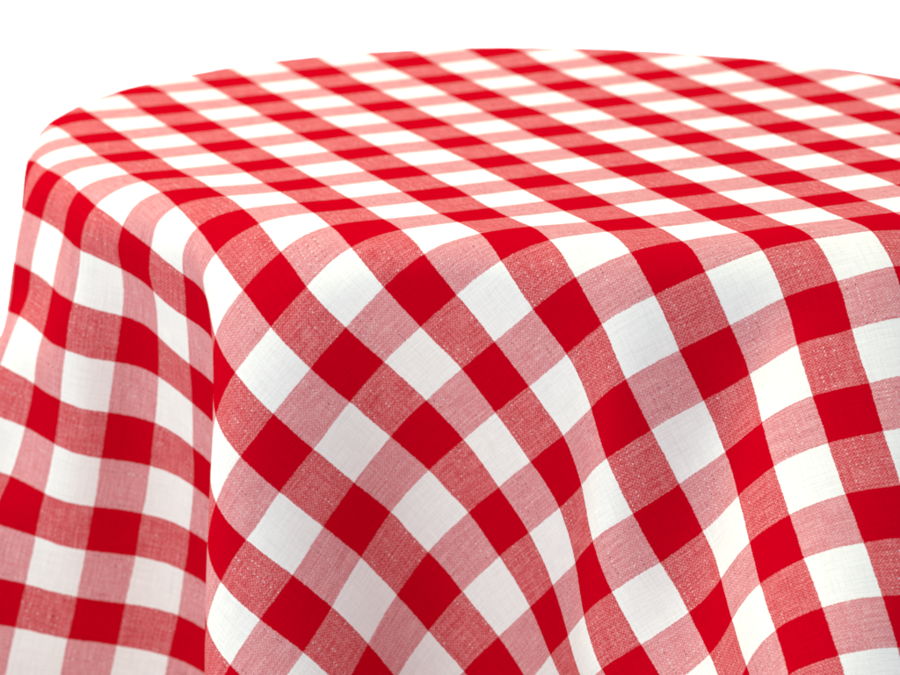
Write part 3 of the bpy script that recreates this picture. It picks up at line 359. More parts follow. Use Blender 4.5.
    (0,813,3054,-1201,-3,-39,50,-3,-40,51,-3,-39,50,-3,-39,51,-4,-39,51,-3,-39,50,-3,-40,51,-2,-39,51,-3,-39,51,-3,-40,
     51,-2,-39,50,-3,-40,51,-2,-41,50,-2,-40,50,-2,-42,49,-1,-42,49,-1,-43,49,-2,-43,47,0,-45,47,-1,-45,46,0,-47,45,
     0,-47,44,0,-49,43,1,-51,40,0,-56,33,0,-64,8,0,-65,-1,0,-64,-3,0,-65,-2,0,-65,-1,0,-64,0,-1,-64,0,0,-65,0,0,-64,
     0,0,-64,0,-1,-65,0,0,-64,0,-1,-64,0,1,-64,0,0,-64,0,0,-65,0,-1,-64,0,1,-64,0,0,-64,0,0,-64,0,-1,-64,0,1,-64,0,0,
     -64,0,-1,-64,0,0,-64,0,0,-64,0,0,-64,0,-1,-64,0,-1,-64,0,-1,-64,0,-2,-64,0,-1,-64,0,-1,-64,1,-1,-64,1,-1,-64,2,
     -2,-64,2,-4,-64,2,-1,-64,-3,-2,-62,-12,7,-52,-36,9,-38,-50,19,-28,-56,18,-16,-60,23,-13,-60,22,-17,-58,16,-29,-53,
     0,-46,-43,-6,-49,-38,-16,-51,-34,-12,-52,-35,-14,-52,-33,-12,-54,-31,-12,-54,-30,-15,-54,-28,-9,-53,-33,-7,-51,
     -34,-11,-52,-32,-9,-43,-50,-9,-43,-49,-8,-43,-48,-7,-44,-48,-6,-44,-48,-5,-44,-46,-5,-46,-46,-6,-46,-44,-5,-47,
     -43,-5,-47,-43),
    (0,865,3024,-1222,-2,-38,51,-2,-38,52,-2,-38,51,-2,-38,52,-2,-38,52,-3,-38,51,-2,-37,52,-2,-38,52,-2,-38,52,-2,-38,
     51,-2,-39,52,-2,-38,52,-2,-39,51,-1,-39,51,-2,-40,51,-1,-40,50,-1,-42,49,-1,-42,49,-1,-43,48,0,-45,47,0,-45,46,
     0,-47,44,0,-49,43,1,-51,40,0,-56,33,1,-64,7,0,-65,-1,-1,-64,-3,0,-65,-2,0,-64,-1,0,-65,0,0,-64,0,-1,-64,0,0,-65,
     0,0,-64,0,-1,-64,0,0,-64,0,0,-64,0,0,-65,0,0,-64,0,0,-64,0,0,-64,0,0,-64,0,0,-64,0,0,-64,0,0,-64,0,0,-64,0,0,-64,
     0,0,-64,0,-1,-64,0,0,-64,0,0,-64,0,0,-64,0,-1,-64,0,-1,-64,0,-2,-64,0,-1,-64,0,-1,-64,0,0,-64,1,-2,-64,1,-2,-64,
     1,-3,-64,2,-1,-64,0,-2,-63,-5,3,-59,-25,7,-43,-46,17,-28,-55,19,-14,-59,22,-11,-58,16,-29,-55,3,-43,-46,-11,-50,
     -38,-14,-51,-35,-14,-52,-34,-12,-51,-36,-10,-52,-34,-11,-54,-33,-10,-54,-31,-11,-54,-31,-8,-54,-34,-8,-53,-34,-8,
     -51,-37,-7,-41,-49,-5,-40,-50,-5,-41,-50,-5,-41,-49,-4,-42,-48,-4,-44,-48,-4,-44,-46,-4,-45,-45,-5,-46,-45,-4,-46,
     -44),
    (0,909,2986,-1250,-1,-37,52,0,-37,53,-1,-36,52,-1,-37,53,-1,-36,53,-1,-37,52,-1,-36,53,-1,-37,53,-1,-36,52,-1,-37,
     53,-1,-37,53,-1,-37,52,-1,-37,53,0,-37,52,-1,-38,52,-1,-39,52,0,-39,51,0,-40,50,-1,-41,50,0,-42,49,0,-44,47,1,-46,
     46,0,-48,43,1,-50,41,1,-56,33,0,-64,8,0,-64,-1,0,-65,-4,0,-64,-2,0,-65,-1,-1,-64,0,0,-64,0,0,-65,0,-1,-64,0,0,-64,
     0,0,-64,0,-1,-65,0,0,-64,0,0,-64,0,0,-64,0,0,-64,0,0,-64,0,0,-64,0,0,-64,0,0,-64,0,0,-64,0,0,-64,0,0,-64,0,0,-64,
     0,0,-65,0,0,-64,0,0,-64,0,-1,-63,0,-1,-64,0,-1,-64,0,-1,-64,0,-1,-64,0,-1,-64,0,0,-64,0,-2,-64,1,-2,-64,0,-3,-64,
     0,-1,-64,1,0,-64,-3,-1,-62,-8,5,-50,-39,14,-32,-54,19,-17,-58,18,-15,-58,-1,-43,-45,-7,-48,-41,-15,-50,-35,-11,
     -51,-36,-10,-51,-37,-8,-50,-37,-7,-51,-38,-9,-54,-34,-7,-53,-34,-8,-53,-34,-5,-52,-37,-9,-53,-34,-5,-51,-38,-5,
     -39,-51,-4,-37,-52,-3,-39,-52,-3,-39,-50,-3,-41,-50,-4,-41,-48,-3,-43,-47,-3,-44,-47,-4,-44,-47,-3,-44,-46),
    (0,944,2943,-1282,1,-36,53,2,-35,54,1,-36,53,0,-35,53,1,-36,54,0,-35,53,0,-36,53,0,-35,54,0,-36,53,1,-35,54,0,-35,
     53,0,-36,54,1,-35,53,0,-36,54,1,-36,53,1,-36,53,1,-36,53,1,-38,52,1,-38,52,0,-40,51,1,-41,49,1,-43,48,1,-46,46,
     1,-49,42,1,-54,34,1,-64,9,0,-65,-1,0,-64,-4,-1,-65,-2,0,-64,-1,0,-64,0,-1,-65,0,0,-64,0,0,-64,0,-1,-64,0,0,-65,
     0,0,-64,0,0,-64,0,0,-64,0,0,-64,0,-1,-64,0,0,-64,0,1,-64,0,0,-64,0,0,-64,0,0,-64,0,0,-65,0,0,-64,0,0,-64,0,-1,-64,
     0,0,-64,0,0,-64,0,0,-64,0,-1,-63,0,-1,-64,0,-1,-64,0,-1,-64,0,-1,-64,0,0,-64,0,-1,-64,0,-2,-63,0,-3,-64,0,-1,-64,
     1,-1,-63,1,-1,-63,-1,1,-57,-27,10,-40,-48,14,-23,-56,10,-28,-56,-9,-47,-40,-10,-49,-39,-11,-49,-38,-8,-50,-38,-8,
     -49,-39,-5,-50,-39,-5,-50,-39,-6,-51,-37,-6,-51,-37,-4,-51,-38,-5,-51,-39,-5,-49,-39,-4,-47,-43,-4,-38,-51,-3,-37,
     -53,-3,-37,-52,-3,-38,-51,-3,-40,-51,-3,-40,-49,-3,-41,-50,-3,-41,-48,-3,-42,-49,-4,-41,-48),
    (0,973,2896,-1315,3,-35,53,3,-34,54,2,-35,54,3,-34,54,1,-35,54,2,-35,53,2,-34,54,1,-35,54,1,-34,54,2,-34,54,2,-35,
     54,1,-34,54,2,-34,55,2,-34,54,3,-34,54,2,-34,55,3,-34,54,3,-34,54,3,-36,54,2,-36,53,2,-37,52,2,-40,51,2,-42,48,
     2,-46,45,2,-53,37,0,-64,11,0,-64,0,0,-65,-4,0,-64,-3,-1,-64,-1,0,-65,0,0,-64,0,-1,-64,0,0,-64,0,0,-65,0,-1,-64,
     0,0,-64,0,0,-64,0,0,-64,0,0,-64,0,0,-64,0,0,-64,0,0,-64,0,0,-64,0,0,-65,0,0,-64,0,0,-64,0,0,-64,0,0,-64,0,0,-64,
     0,-1,-64,0,0,-64,0,0,-64,0,-1,-64,0,0,-64,0,-1,-63,0,-1,-64,0,-1,-64,0,0,-64,0,-1,-64,0,-2,-64,0,-2,-63,0,-2,-64,
     0,-1,-63,1,-1,-63,5,0,-61,-16,4,-49,-39,7,-34,-52,2,-37,-51,-13,-48,-38,-3,-46,-44,-6,-46,-44,-5,-48,-41,-6,-47,
     -42,-4,-49,-41,-4,-47,-43,-4,-48,-39,-4,-47,-43,-3,-48,-40,-5,-45,-44,-4,-48,-40,-5,-43,-46,-3,-39,-51,-3,-38,-52,
     -3,-38,-52,-3,-38,-52,-3,-38,-51,-3,-38,-51,-4,-39,-51,-3,-40,-50,-4,-39,-51,-4,-39,-51),
    (0,996,2847,-1350,5,-34,54,4,-34,54,4,-34,54,4,-34,55,3,-34,54,3,-34,54,3,-33,54,2,-34,54,3,-34,55,3,-34,54,3,-33,
     55,3,-33,54,3,-33,55,4,-33,55,4,-32,55,4,-32,55,5,-32,55,5,-32,55,5,-32,56,5,-33,55,5,-33,55,4,-35,53,4,-37,52,
     3,-42,49,3,-50,40,1,-63,15,0,-64,2,0,-64,-3,-1,-64,-3,0,-65,-2,-1,-64,0,0,-64,0,0,-64,0,-1,-65,0,0,-64,0,0,-64,
     0,-1,-64,0,0,-64,0,0,-64,0,0,-64,0,0,-64,0,0,-64,0,0,-65,0,0,-64,0,0,-64,0,0,-64,0,0,-64,0,0,-64,0,0,-64,0,0,-64,
     0,0,-64,0,0,-64,0,-1,-64,0,0,-64,0,-1,-64,0,0,-64,0,-1,-64,0,-1,-64,0,0,-64,0,-1,-63,0,-2,-64,0,-2,-64,0,-1,-64,
     0,-2,-63,3,-1,-64,5,0,-62,-11,2,-54,-34,3,-44,-46,-2,-43,-46,-9,-45,-45,-4,-45,-44,-4,-44,-45,-5,-46,-43,-5,-47,
     -44,-4,-46,-42,-3,-46,-44,-3,-46,-43,-3,-44,-46,-4,-45,-45,-4,-42,-47,-5,-43,-47,-6,-39,-49,-4,-39,-50,-3,-38,-52,
     -3,-37,-52,-3,-37,-52,-3,-37,-52,-4,-37,-52,-4,-37,-52,-4,-37,-51,-5,-37,-53,-6,-37,-52),
    (0,1015,2797,-1384,6,-34,54,6,-33,54,5,-34,54,5,-33,55,4,-34,54,4,-33,54,4,-34,55,4,-33,54,4,-33,55,3,-33,54,4,-33,
     55,5,-32,55,4,-33,55,6,-31,55,5,-32,56,7,-30,55,6,-31,56,8,-30,56,8,-29,56,8,-29,57,7,-29,56,8,-30,56,7,-31,56,
     6,-36,52,5,-45,46,1,-60,23,1,-64,6,-1,-64,-3,0,-64,-4,-1,-64,-2,0,-64,-1,-1,-64,0,0,-65,0,-1,-64,0,0,-64,0,0,-64,
     0,0,-64,0,-1,-64,0,0,-64,0,0,-64,0,0,-64,0,0,-65,0,0,-64,0,0,-64,0,0,-64,0,0,-64,0,0,-64,0,0,-64,0,0,-64,0,0,-64,
     0,0,-64,0,0,-64,0,0,-64,0,-1,-64,0,0,-64,0,-1,-64,0,0,-64,0,-1,-64,0,-1,-64,0,-1,-64,0,-1,-65,0,-2,-63,0,-1,-65,
     1,-2,-64,2,-1,-63,5,0,-64,-7,1,-57,-31,2,-49,-42,-5,-46,-44,-7,-42,-48,-4,-45,-45,-3,-43,-48,-5,-45,-43,-5,-45,
     -45,-3,-44,-45,-4,-44,-46,-2,-43,-46,-4,-42,-48,-4,-41,-49,-5,-39,-50,-6,-38,-50,-7,-37,-52,-5,-37,-52,-4,-37,-52,
     -3,-36,-52,-4,-37,-53,-3,-36,-52,-5,-36,-53,-5,-35,-53,-6,-36,-53,-6,-35,-53,-7,-35,-53),
    (0,1030,2745,-1419,7,-33,55,7,-34,54,7,-33,54,6,-33,55,5,-33,54,5,-33,55,5,-33,54,5,-33,55,4,-33,54,5,-32,55,5,-33,
     55,5,-32,55,6,-31,55,6,-31,56,8,-31,55,8,-30,56,8,-29,56,10,-28,57,10,-27,57,11,-27,57,11,-25,57,12,-25,58,11,-26,
     57,10,-29,56,8,-37,51,5,-53,36,0,-63,11,0,-64,-2,-1,-64,-5,0,-64,-3,-1,-64,-1,0,-64,0,-1,-65,0,0,-64,0,-1,-64,0,
     0,-64,0,0,-64,0,0,-64,0,0,-64,0,0,-64,0,-1,-65,0,0,-64,0,0,-64,0,0,-64,0,0,-64,0,1,-64,0,0,-64,0,0,-64,0,0,-64,
     0,0,-64,0,-1,-64,0,0,-64,0,0,-65,0,0,-64,0,-1,-64,0,0,-64,0,-1,-64,0,0,-64,0,-1,-65,0,-1,-64,0,-1,-64,0,-2,-64,
     1,-1,-65,1,-2,-64,2,-1,-65,3,2,-64,-4,-2,-60,-24,-1,-54,-36,-5,-45,-45,-5,-41,-50,-4,-42,-48,-3,-43,-48,-5,-42,
     -48,-4,-42,-48,-4,-42,-49,-3,-41,-49,-4,-40,-50,-4,-39,-50,-5,-38,-51,-7,-36,-53,-8,-35,-53,-8,-34,-53,-6,-35,-53,
     -5,-36,-53,-4,-35,-53,-4,-36,-53,-5,-35,-54,-5,-34,-53,-7,-35,-54,-7,-34,-54,-7,-34,-53,-9,-33,-54),
    (0,1042,2692,-1453,8,-33,55,8,-33,54,8,-33,54,7,-33,55,6,-33,54,6,-32,55,5,-33,54,6,-33,55,5,-32,55,6,-33,55,6,-32,
     55,6,-31,55,7,-32,55,8,-30,56,8,-30,56,10,-29,56,10,-28,56,11,-27,57,13,-26,57,14,-24,57,14,-23,58,16,-21,59,15,
     -21,58,16,-21,59,13,-28,56,10,-40,48,1,-62,18,0,-64,1,-1,-65,-4,-1,-64,-4,0,-64,-2,-1,-64,0,0,-64,0,-1,-64,0,0,
     -65,0,-1,-64,0,0,-64,0,0,-64,0,0,-64,0,0,-64,0,0,-64,0,0,-65,0,0,-64,0,0,-64,0,0,-64,0,0,-64,0,0,-64,0,0,-64,0,
     0,-64,0,0,-64,0,0,-64,0,0,-65,0,-1,-64,0,0,-64,0,0,-64,0,-1,-64,0,0,-65,0,-1,-64,0,0,-64,0,-1,-65,0,-1,-64,1,-2,
     -65,1,-1,-65,0,-2,-65,2,-1,-65,3,3,-65,-1,-4,-61,-22,-2,-57,-29,-4,-42,-51,-6,-40,-52,-3,-40,-51,-4,-40,-50,-4,
     -40,-52,-5,-39,-51,-4,-38,-52,-5,-38,-52,-5,-37,-52,-6,-36,-53,-6,-35,-53,-9,-34,-54,-9,-33,-54,-9,-33,-54,-8,-33,
     -55,-6,-34,-54,-5,-34,-53,-6,-34,-54,-6,-34,-54,-7,-34,-54,-7,-33,-55,-9,-33,-54,-9,-33,-54,-9,-33,-54),
    (0,1052,2638,-1486,9,-32,54,9,-33,54,8,-33,55,7,-33,54,8,-32,55,6,-33,54,7,-33,55,6,-32,55,6,-32,55,7,-32,55,6,-32,
     55,8,-32,55,8,-30,55,9,-31,56,10,-29,56,10,-28,56,13,-28,57,13,-26,57,15,-24,57,16,-23,58,17,-20,58,19,-18,58,20,
     -16,59,20,-16,59,20,-18,59,16,-27,55,4,-56,32,0,-63,8,0,-65,-2,-1,-64,-4,-1,-64,-3,0,-65,-1,-1,-64,0,-1,-64,0,0,
     -64,0,0,-65,0,-1,-64,0,0,-64,0,0,-64,0,0,-64,0,0,-64,0,0,-64,0,0,-65,0,0,-64,0,0,-64,0,0,-64,0,0,-64,0,0,-64,0,
     0,-64,0,0,-64,0,0,-64,0,0,-65,0,0,-64,0,-1,-64,0,0,-64,0,0,-64,0,-1,-65,0,0,-64,0,0,-64,0,-1,-64,0,-1,-65,1,-2,
     -64,1,-1,-65,1,-3,-64,1,0,-65,0,1,-64,-7,-4,-60,-23,-3,-55,-34,-4,-44,-47,-5,-40,-51,-4,-38,-52,-4,-38,-52,-5,-37,
     -53,-6,-35,-54,-6,-35,-53,-6,-35,-54,-7,-34,-54,-8,-34,-55,-8,-33,-54,-10,-32,-55,-10,-31,-55,-11,-32,-55,-8,-32,
     -55,-8,-33,-54,-7,-32,-55,-7,-33,-54,-8,-33,-55,-8,-33,-54,-9,-32,-55,-9,-32,-55,-10,-32,-54,-11,-32,-55),
    (0,1061,2584,-1520,9,-32,55,9,-33,54,9,-33,54,8,-32,55,8,-33,54,7,-32,55,7,-33,55,7,-32,55,7,-32,55,8,-32,55,8,-32,
     55,8,-31,55,10,-30,56,10,-30,56,11,-29,56,13,-27,56,14,-27,57,15,-25,57,17,-23,57,18,-21,58,21,-19,58,21,-15,59,
     23,-13,58,24,-11,59,24,-12,58,22,-18,58,14,-39,50,1,-61,17,-1,-65,3,-1,-64,-3,0,-65,-4,-1,-64,-2,-1,-64,-1,0,-65,
     0,-1,-64,0,0,-64,0,0,-64,0,0,-65,0,-1,-64,0,0,-64,0,0,-64,0,0,-64,0,0,-64,0,0,-65,0,0,-64,0,0,-64,0,0,-64,0,1,-64,
     0,0,-64,0,-1,-64,0,0,-64,0,0,-65,0,0,-64,0,0,-64,0,0,-64,0,-1,-64,0,0,-64,0,0,-64,0,-1,-65,0,0,-64,0,-2,-64,1,-1,
     -64,1,-2,-64,1,-2,-65,1,-1,-64,-2,0,-63,-12,-4,-58,-28,-5,-50,-40,-4,-43,-48,-6,-38,-51,-5,-37,-53,-5,-35,-54,-7,
     -33,-54,-7,-33,-55,-8,-33,-55,-9,-32,-55,-8,-32,-55,-10,-31,-55,-10,-31,-55,-11,-31,-56,-11,-30,-55,-12,-31,-55,
     -10,-31,-55,-9,-32,-55,-8,-31,-55,-9,-32,-55,-9,-32,-55,-9,-32,-55,-10,-31,-54,-11,-32,-55,-11,-31,-55,-12,-31,
     -55),
    (0,1067,2530,-1553,10,-33,55,9,-32,54,10,-33,54,8,-32,55,9,-33,54,8,-32,55,8,-33,55,8,-32,55,8,-32,55,9,-31,55,9,
     -31,55,10,-31,56,11,-30,55,12,-29,56,13,-28,56,15,-27,57,15,-26,56,18,-24,58,19,-21,57,20,-20,58,23,-16,58,24,-14,
     58,26,-10,58,26,-8,58,27,-8,59,26,-11,57,23,-23,56,7,-53,36,0,-64,10,-1,-64,0,-1,-65,-3,-1,-64,-3,0,-65,-2,-1,-64,
     0,-1,-65,0,0,-64,0,0,-64,0,0,-64,0,0,-65,0,0,-64,0,-1,-64,0,0,-64,0,0,-64,0,0,-65,0,0,-64,0,0,-64,0,1,-64,0,0,-64,
     0,0,-64,0,0,-64,0,0,-64,0,0,-65,0,-1,-64,0,0,-64,0,0,-64,0,0,-64,0,0,-64,0,-1,-64,0,0,-65,0,-1,-64,0,-1,-64,1,-1,
     -64,1,-2,-64,2,-2,-64,2,-1,-64,-5,-2,-62,-17,-5,-54,-35,-7,-44,-46,-7,-39,-51,-7,-34,-53,-7,-34,-54,-8,-32,-56,
     -8,-31,-55,-10,-30,-56,-9,-31,-55,-10,-30,-56,-11,-30,-56,-11,-30,-55,-12,-30,-56,-12,-29,-55,-12,-30,-55,-12,-30,
     -56,-11,-30,-55,-11,-31,-55,-10,-31,-56,-10,-31,-55,-11,-31,-55,-10,-31,-55,-12,-31,-55,-11,-31,-54,-13,-30,-55,
     -12,-31,-55),
    (0,1073,2475,-1585,10,-32,54,10,-33,54,10,-32,55,9,-33,54,9,-32,55,9,-32,54,9,-32,55,10,-32,55,9,-32,55,10,-31,55,
     11,-31,55,12,-30,56,12,-29,55,14,-29,56,15,-27,56,17,-26,57,18,-24,57,19,-23,57,22,-20,57,23,-17,57,24,-15,58,26,
     -11,58,27,-8,58,29,-6,58,28,-5,58,29,-8,57,26,-17,56,19,-35,51,3,-60,24,0,-64,6,-1,-65,-1,-1,-64,-3,-1,-64,-2,-1,
     -65,-2,0,-64,0,0,-65,0,-1,-64,0,0,-64,0,0,-65,0,0,-64,0,0,-64,0,-1,-64,0,0,-64,0,0,-64,0,0,-65,0,1,-64,0,0,-64,
     0,0,-64,0,0,-64,0,0,-64,0,0,-64,0,0,-65,0,0,-64,0,0,-64,0,-1,-64,0,0,-64,0,0,-64,0,0,-65,0,-1,-64,0,0,-64,0,-1,
     -64,1,-2,-64,2,-1,-64,4,-2,-64,1,-2,-64,-8,-3,-58,-26,-7,-48,-42,-10,-38,-51,-11,-32,-54,-10,-30,-56,-11,-30,-56,
     -10,-29,-56,-11,-28,-56,-11,-29,-56,-12,-29,-56,-12,-29,-56,-12,-28,-56,-12,-29,-56,-13,-29,-55,-13,-30,-56,-13,
     -29,-55,-13,-29,-56,-12,-30,-55,-12,-30,-55,-11,-30,-56,-12,-30,-55,-11,-31,-55,-12,-30,-55,-13,-31,-55,-13,-30,
     -55,-13,-30,-54,-13,-31,-55),
    (0,1078,2420,-1618,11,-32,54,10,-32,54,11,-33,55,10,-32,54,10,-32,54,10,-32,55,10,-32,55,11,-32,55,11,-31,55,12,
     -31,55,12,-30,55,14,-29,55,14,-28,56,16,-28,56,18,-26,56,19,-25,56,20,-22,57,22,-21,57,24,-18,57,25,-16,57,26,-12,
     58,28,-9,57,28,-6,58,30,-4,57,29,-4,57,29,-6,57,29,-14,57,24,-27,53,14,-45,44,1,-62,17,0,-64,3,-1,-65,-1,-1,-64,
     -3,-1,-65,-3,-1,-64,-1,0,-65,0,0,-64,0,-1,-64,0,0,-64,0,0,-65,0,0,-64,0,0,-64,0,-1,-64,0,0,-64,0,1,-65,0,0,-64,
     0,0,-64,0,0,-64,0,1,-64,0,-1,-64,0,0,-65,0,0,-64,0,0,-64,0,0,-64,0,0,-64,0,0,-65,0,0,-64,0,-1,-64,0,0,-64,0,0,-65,
     0,-1,-64,2,-2,-64,3,-2,-64,4,-2,-65,0,-2,-63,-11,-6,-51,-39,-11,-38,-50,-14,-30,-55,-15,-26,-56,-15,-26,-57,-14,
     -26,-57,-13,-26,-57,-14,-27,-56,-13,-27,-57,-13,-28,-56,-14,-28,-56,-13,-28,-56,-13,-28,-56,-14,-29,-55,-14,-28,
     -56,-14,-29,-55,-13,-29,-56,-13,-30,-55,-13,-29,-55,-13,-30,-56,-12,-29,-55,-13,-30,-55,-13,-30,-55,-14,-30,-55,
     -13,-31,-55,-14,-30,-54,-14,-30,-55),
    (0,1084,2366,-1651,11,-33,54,11,-32,54,12,-32,54,11,-32,55,11,-32,54,11,-32,55,12,-31,54,12,-31,55,13,-31,55,13,
     -30,55,15,-29,55,16,-29,56,17,-27,55,19,-26,56,20,-24,56,21,-23,56,23,-21,57,24,-18,56,26,-16,57,27,-12,57,28,-10,
     57,29,-7,57,30,-4,58,29,-3,57,30,-2,57,30,-6,56,29,-13,56,26,-23,54,20,-38,48,10,-52,37,0,-62,14,-1,-65,2,-1,-64,
     -2,-1,-65,-2,-1,-64,-2,0,-64,-1,0,-65,-1,0,-64,0,0,-64,0,-1,-65,0,0,-64,0,0,-64,0,0,-64,0,0,-64,0,0,-65,0,0,-64,
     0,0,-64,0,1,-64,0,0,-64,0,0,-65,0,0,-64,0,0,-64,0,-1,-64,0,0,-64,0,0,-65,0,0,-64,0,0,-64,0,0,-65,0,0,-64,0,-1,-64,
     1,-1,-65,2,-1,-64,4,-2,-65,3,-2,-64,-4,-3,-61,-20,-12,-40,-49,-17,-27,-56,-19,-22,-57,-20,-21,-57,-19,-22,-58,-17,
     -23,-57,-17,-24,-57,-16,-25,-57,-15,-26,-56,-15,-27,-56,-15,-27,-57,-14,-28,-55,-15,-28,-56,-14,-28,-56,-14,-28,
     -55,-15,-29,-56,-14,-29,-55,-14,-29,-56,-14,-29,-55,-13,-29,-55,-14,-30,-55,-14,-29,-55,-14,-30,-55,-14,-30,-55,
     -14,-30,-55,-15,-30,-55,-14,-30,-54),
    (0,1090,2311,-1684,13,-32,54,12,-32,54,12,-31,54,12,-32,54,13,-32,54,13,-31,55,13,-31,54,14,-31,55,15,-29,55,16,
     -30,55,17,-28,55,18,-27,55,20,-25,56,21,-24,55,23,-23,56,24,-20,56,26,-18,57,26,-15,56,28,-12,57,29,-10,56,29,-7,
     57,30,-4,57,30,-2,57,30,-1,57,30,-2,56,30,-6,57,29,-13,56,26,-24,53,22,-34,50,15,-46,42,8,-55,32,0,-64,12,-1,-64,
     2,-2,-64,-1,0,-65,-2,0,-64,-2,-1,-64,-1,0,-65,-1,0,-64,0,0,-64,0,-1,-65,0,0,-64,0,0,-64,0,0,-64,0,0,-65,0,0,-64,
     0,1,-64,0,0,-64,0,0,-64,0,0,-65,0,0,-64,0,0,-64,0,0,-64,0,0,-65,0,0,-64,0,0,-64,0,0,-65,0,0,-64,0,-1,-65,1,0,-64,
     1,-1,-65,3,-1,-64,4,-2,-65,0,-3,-64,-11,-8,-51,-37,-19,-27,-55,-24,-18,-58,-24,-16,-57,-24,-17,-57,-22,-18,-57,
     -21,-21,-58,-20,-22,-56,-18,-24,-57,-17,-26,-57,-17,-26,-56,-16,-26,-56,-15,-28,-56,-15,-27,-56,-15,-28,-55,-15,
     -28,-56,-15,-29,-55,-15,-29,-56,-15,-28,-55,-14,-29,-55,-15,-29,-55,-15,-30,-56,-14,-29,-54,-15,-29,-55,-15,-30,
     -55,-15,-30,-55,-15,-30,-55,-14,-29,-54),
    (0,1099,2257,-1718,13,-31,54,14,-32,54,13,-31,54,14,-32,54,14,-31,54,15,-30,55,15,-31,54,16,-29,55,18,-29,54,18,
     -28,55,20,-26,55,21,-25,55,23,-23,56,24,-22,55,25,-19,56,27,-17,56,27,-14,56,29,-12,57,30,-9,56,30,-6,56,30,-4,
     57,30,-2,56,31,0,57,30,0,57,30,-1,56,29,-7,57,29,-15,55,25,-25,54,22,-35,49,17,-43,44,12,-51,38,7,-57,29,0,-63,
     11,-1,-65,3,-1,-64,1,0,-64,-1,0,-65,-2,0,-64,-2,-1,-65,-1,0,-64,-1,0,-64,0,-1,-65,0,0,-64,0,0,-64,0,0,-65,0,0,-64,
     0,1,-64,0,0,-64,0,1,-65,0,0,-64,0,0,-64,0,-1,-64,0,0,-65,0,0,-64,0,0,-65,0,0,-64,0,0,-64,0,0,-65,1,0,-65,1,-1,-64,
     2,0,-65,3,-2,-65,2,-2,-64,-5,-5,-60,-24,-20,-32,-52,-26,-17,-57,-28,-12,-57,-28,-12,-57,-27,-14,-57,-25,-17,-57,
     -24,-19,-56,-22,-21,-57,-21,-23,-57,-19,-24,-56,-18,-25,-56,-17,-27,-56,-17,-26,-56,-16,-28,-56,-16,-27,-55,-16,
     -29,-56,-16,-28,-55,-15,-28,-56,-16,-29,-55,-15,-29,-55,-15,-28,-55,-16,-30,-55,-15,-29,-55,-15,-29,-55,-16,-30,
     -55,-15,-29,-54,-15,-30,-55,-15,-30,-54),
    (0,1110,2204,-1752,15,-31,54,15,-31,54,15,-31,54,16,-31,54,16,-30,54,16,-30,54,18,-29,54,19,-28,55,20,-27,55,21,
     -26,54,22,-24,55,24,-22,55,26,-21,56,26,-18,55,28,-16,56,29,-13,56,30,-10,56,30,-8,56,30,-5,56,31,-2,57,31,-1,56,
     30,1,56,30,2,57,30,0,57,30,-3,56,30,-8,56,27,-18,55,25,-28,53,21,-36,48,17,-44,44,14,-49,39,11,-53,35,6,-58,27,
     1,-63,13,-1,-64,7,0,-65,2,0,-64,-2,0,-65,-2,0,-64,-2,-1,-65,-1,0,-64,-1,-1,-64,0,0,-65,-1,0,-64,0,0,-64,0,1,-65,
     0,0,-64,0,1,-64,0,0,-65,0,0,-64,0,0,-64,0,0,-65,0,0,-64,0,0,-65,0,0,-64,0,0,-64,1,0,-65,0,0,-65,2,0,-64,1,-1,-65,
     2,0,-65,2,-2,-64,-3,-4,-63,-16,-17,-44,-44,-28,-20,-54,-31,-10,-57,-31,-9,-56,-30,-9,-56,-29,-12,-56,-28,-15,-57,
     -26,-17,-56,-24,-20,-56,-23,-21,-57,-21,-24,-56,-21,-24,-56,-19,-26,-56,-18,-26,-55,-17,-27,-56,-18,-27,-55,-16,
     -28,-56,-17,-28,-55,-16,-28,-55,-16,-29,-55,-17,-28,-56,-16,-29,-55,-16,-29,-54,-16,-29,-55,-15,-29,-55,-16,-30,
     -55,-16,-30,-54,-15,-29,-55,-16,-30,-54),
    (0,1125,2153,-1786,17,-31,53,16,-30,54,17,-31,54,18,-30,54,18,-29,54,19,-28,54,20,-28,54,22,-26,55,22,-25,54,24,
     -23,55,26,-21,55,26,-19,55,28,-17,56,29,-14,55,30,-11,56,30,-9,56,31,-6,56,31,-4,56,31,-1,56,30,1,56,31,3,57,30,
     2,56,30,3,57,30,0,56,30,-5,57,29,-12,55,28,-21,54,23,-31,51,20,-39,47,16,-46,43,13,-49,39,12,-52,36,11,-55,32,7,
     -58,27,3,-62,19,1,-64,9,-1,-64,2,0,-65,0,0,-65,-1,0,-64,-2,-1,-65,-2,0,-64,-1,-1,-65,-1,0,-64,-1,0,-64,0,1,-65,
     0,1,-64,-1,0,-65,0,1,-64,0,0,-64,0,-1,-65,0,0,-64,0,0,-65,1,0,-64,0,0,-65,1,0,-64,1,0,-65,1,0,-64,2,0,-65,1,0,-64,
     0,-1,-65,-4,-3,-63,-12,-15,-51,-37,-25,-32,-49,-32,-16,-54,-32,-6,-55,-33,-6,-55,-32,-7,-56,-31,-10,-56,-29,-12,
     -55,-29,-15,-56,-26,-18,-56,-26,-20,-56,-23,-22,-56,-23,-23,-55,-21,-25,-56,-20,-25,-55,-20,-27,-55,-18,-27,-56,
     -19,-27,-55,-17,-28,-55,-18,-28,-55,-17,-28,-55,-17,-28,-55,-17,-29,-55,-17,-28,-55,-16,-29,-54,-17,-30,-55,-16,
     -29,-55,-16,-30,-54,-16,-29,-55,-15,-30,-54),
    (0,1145,2103,-1821,18,-30,53,19,-30,54,19,-29,54,19,-28,54,21,-28,54,21,-27,54,23,-25,54,24,-24,55,26,-22,54,26,
     -20,55,28,-17,55,29,-15,55,30,-13,56,30,-9,55,31,-7,56,32,-4,56,31,-2,56,31,1,56,30,2,56,31,4,57,30,4,56,30,4,57,
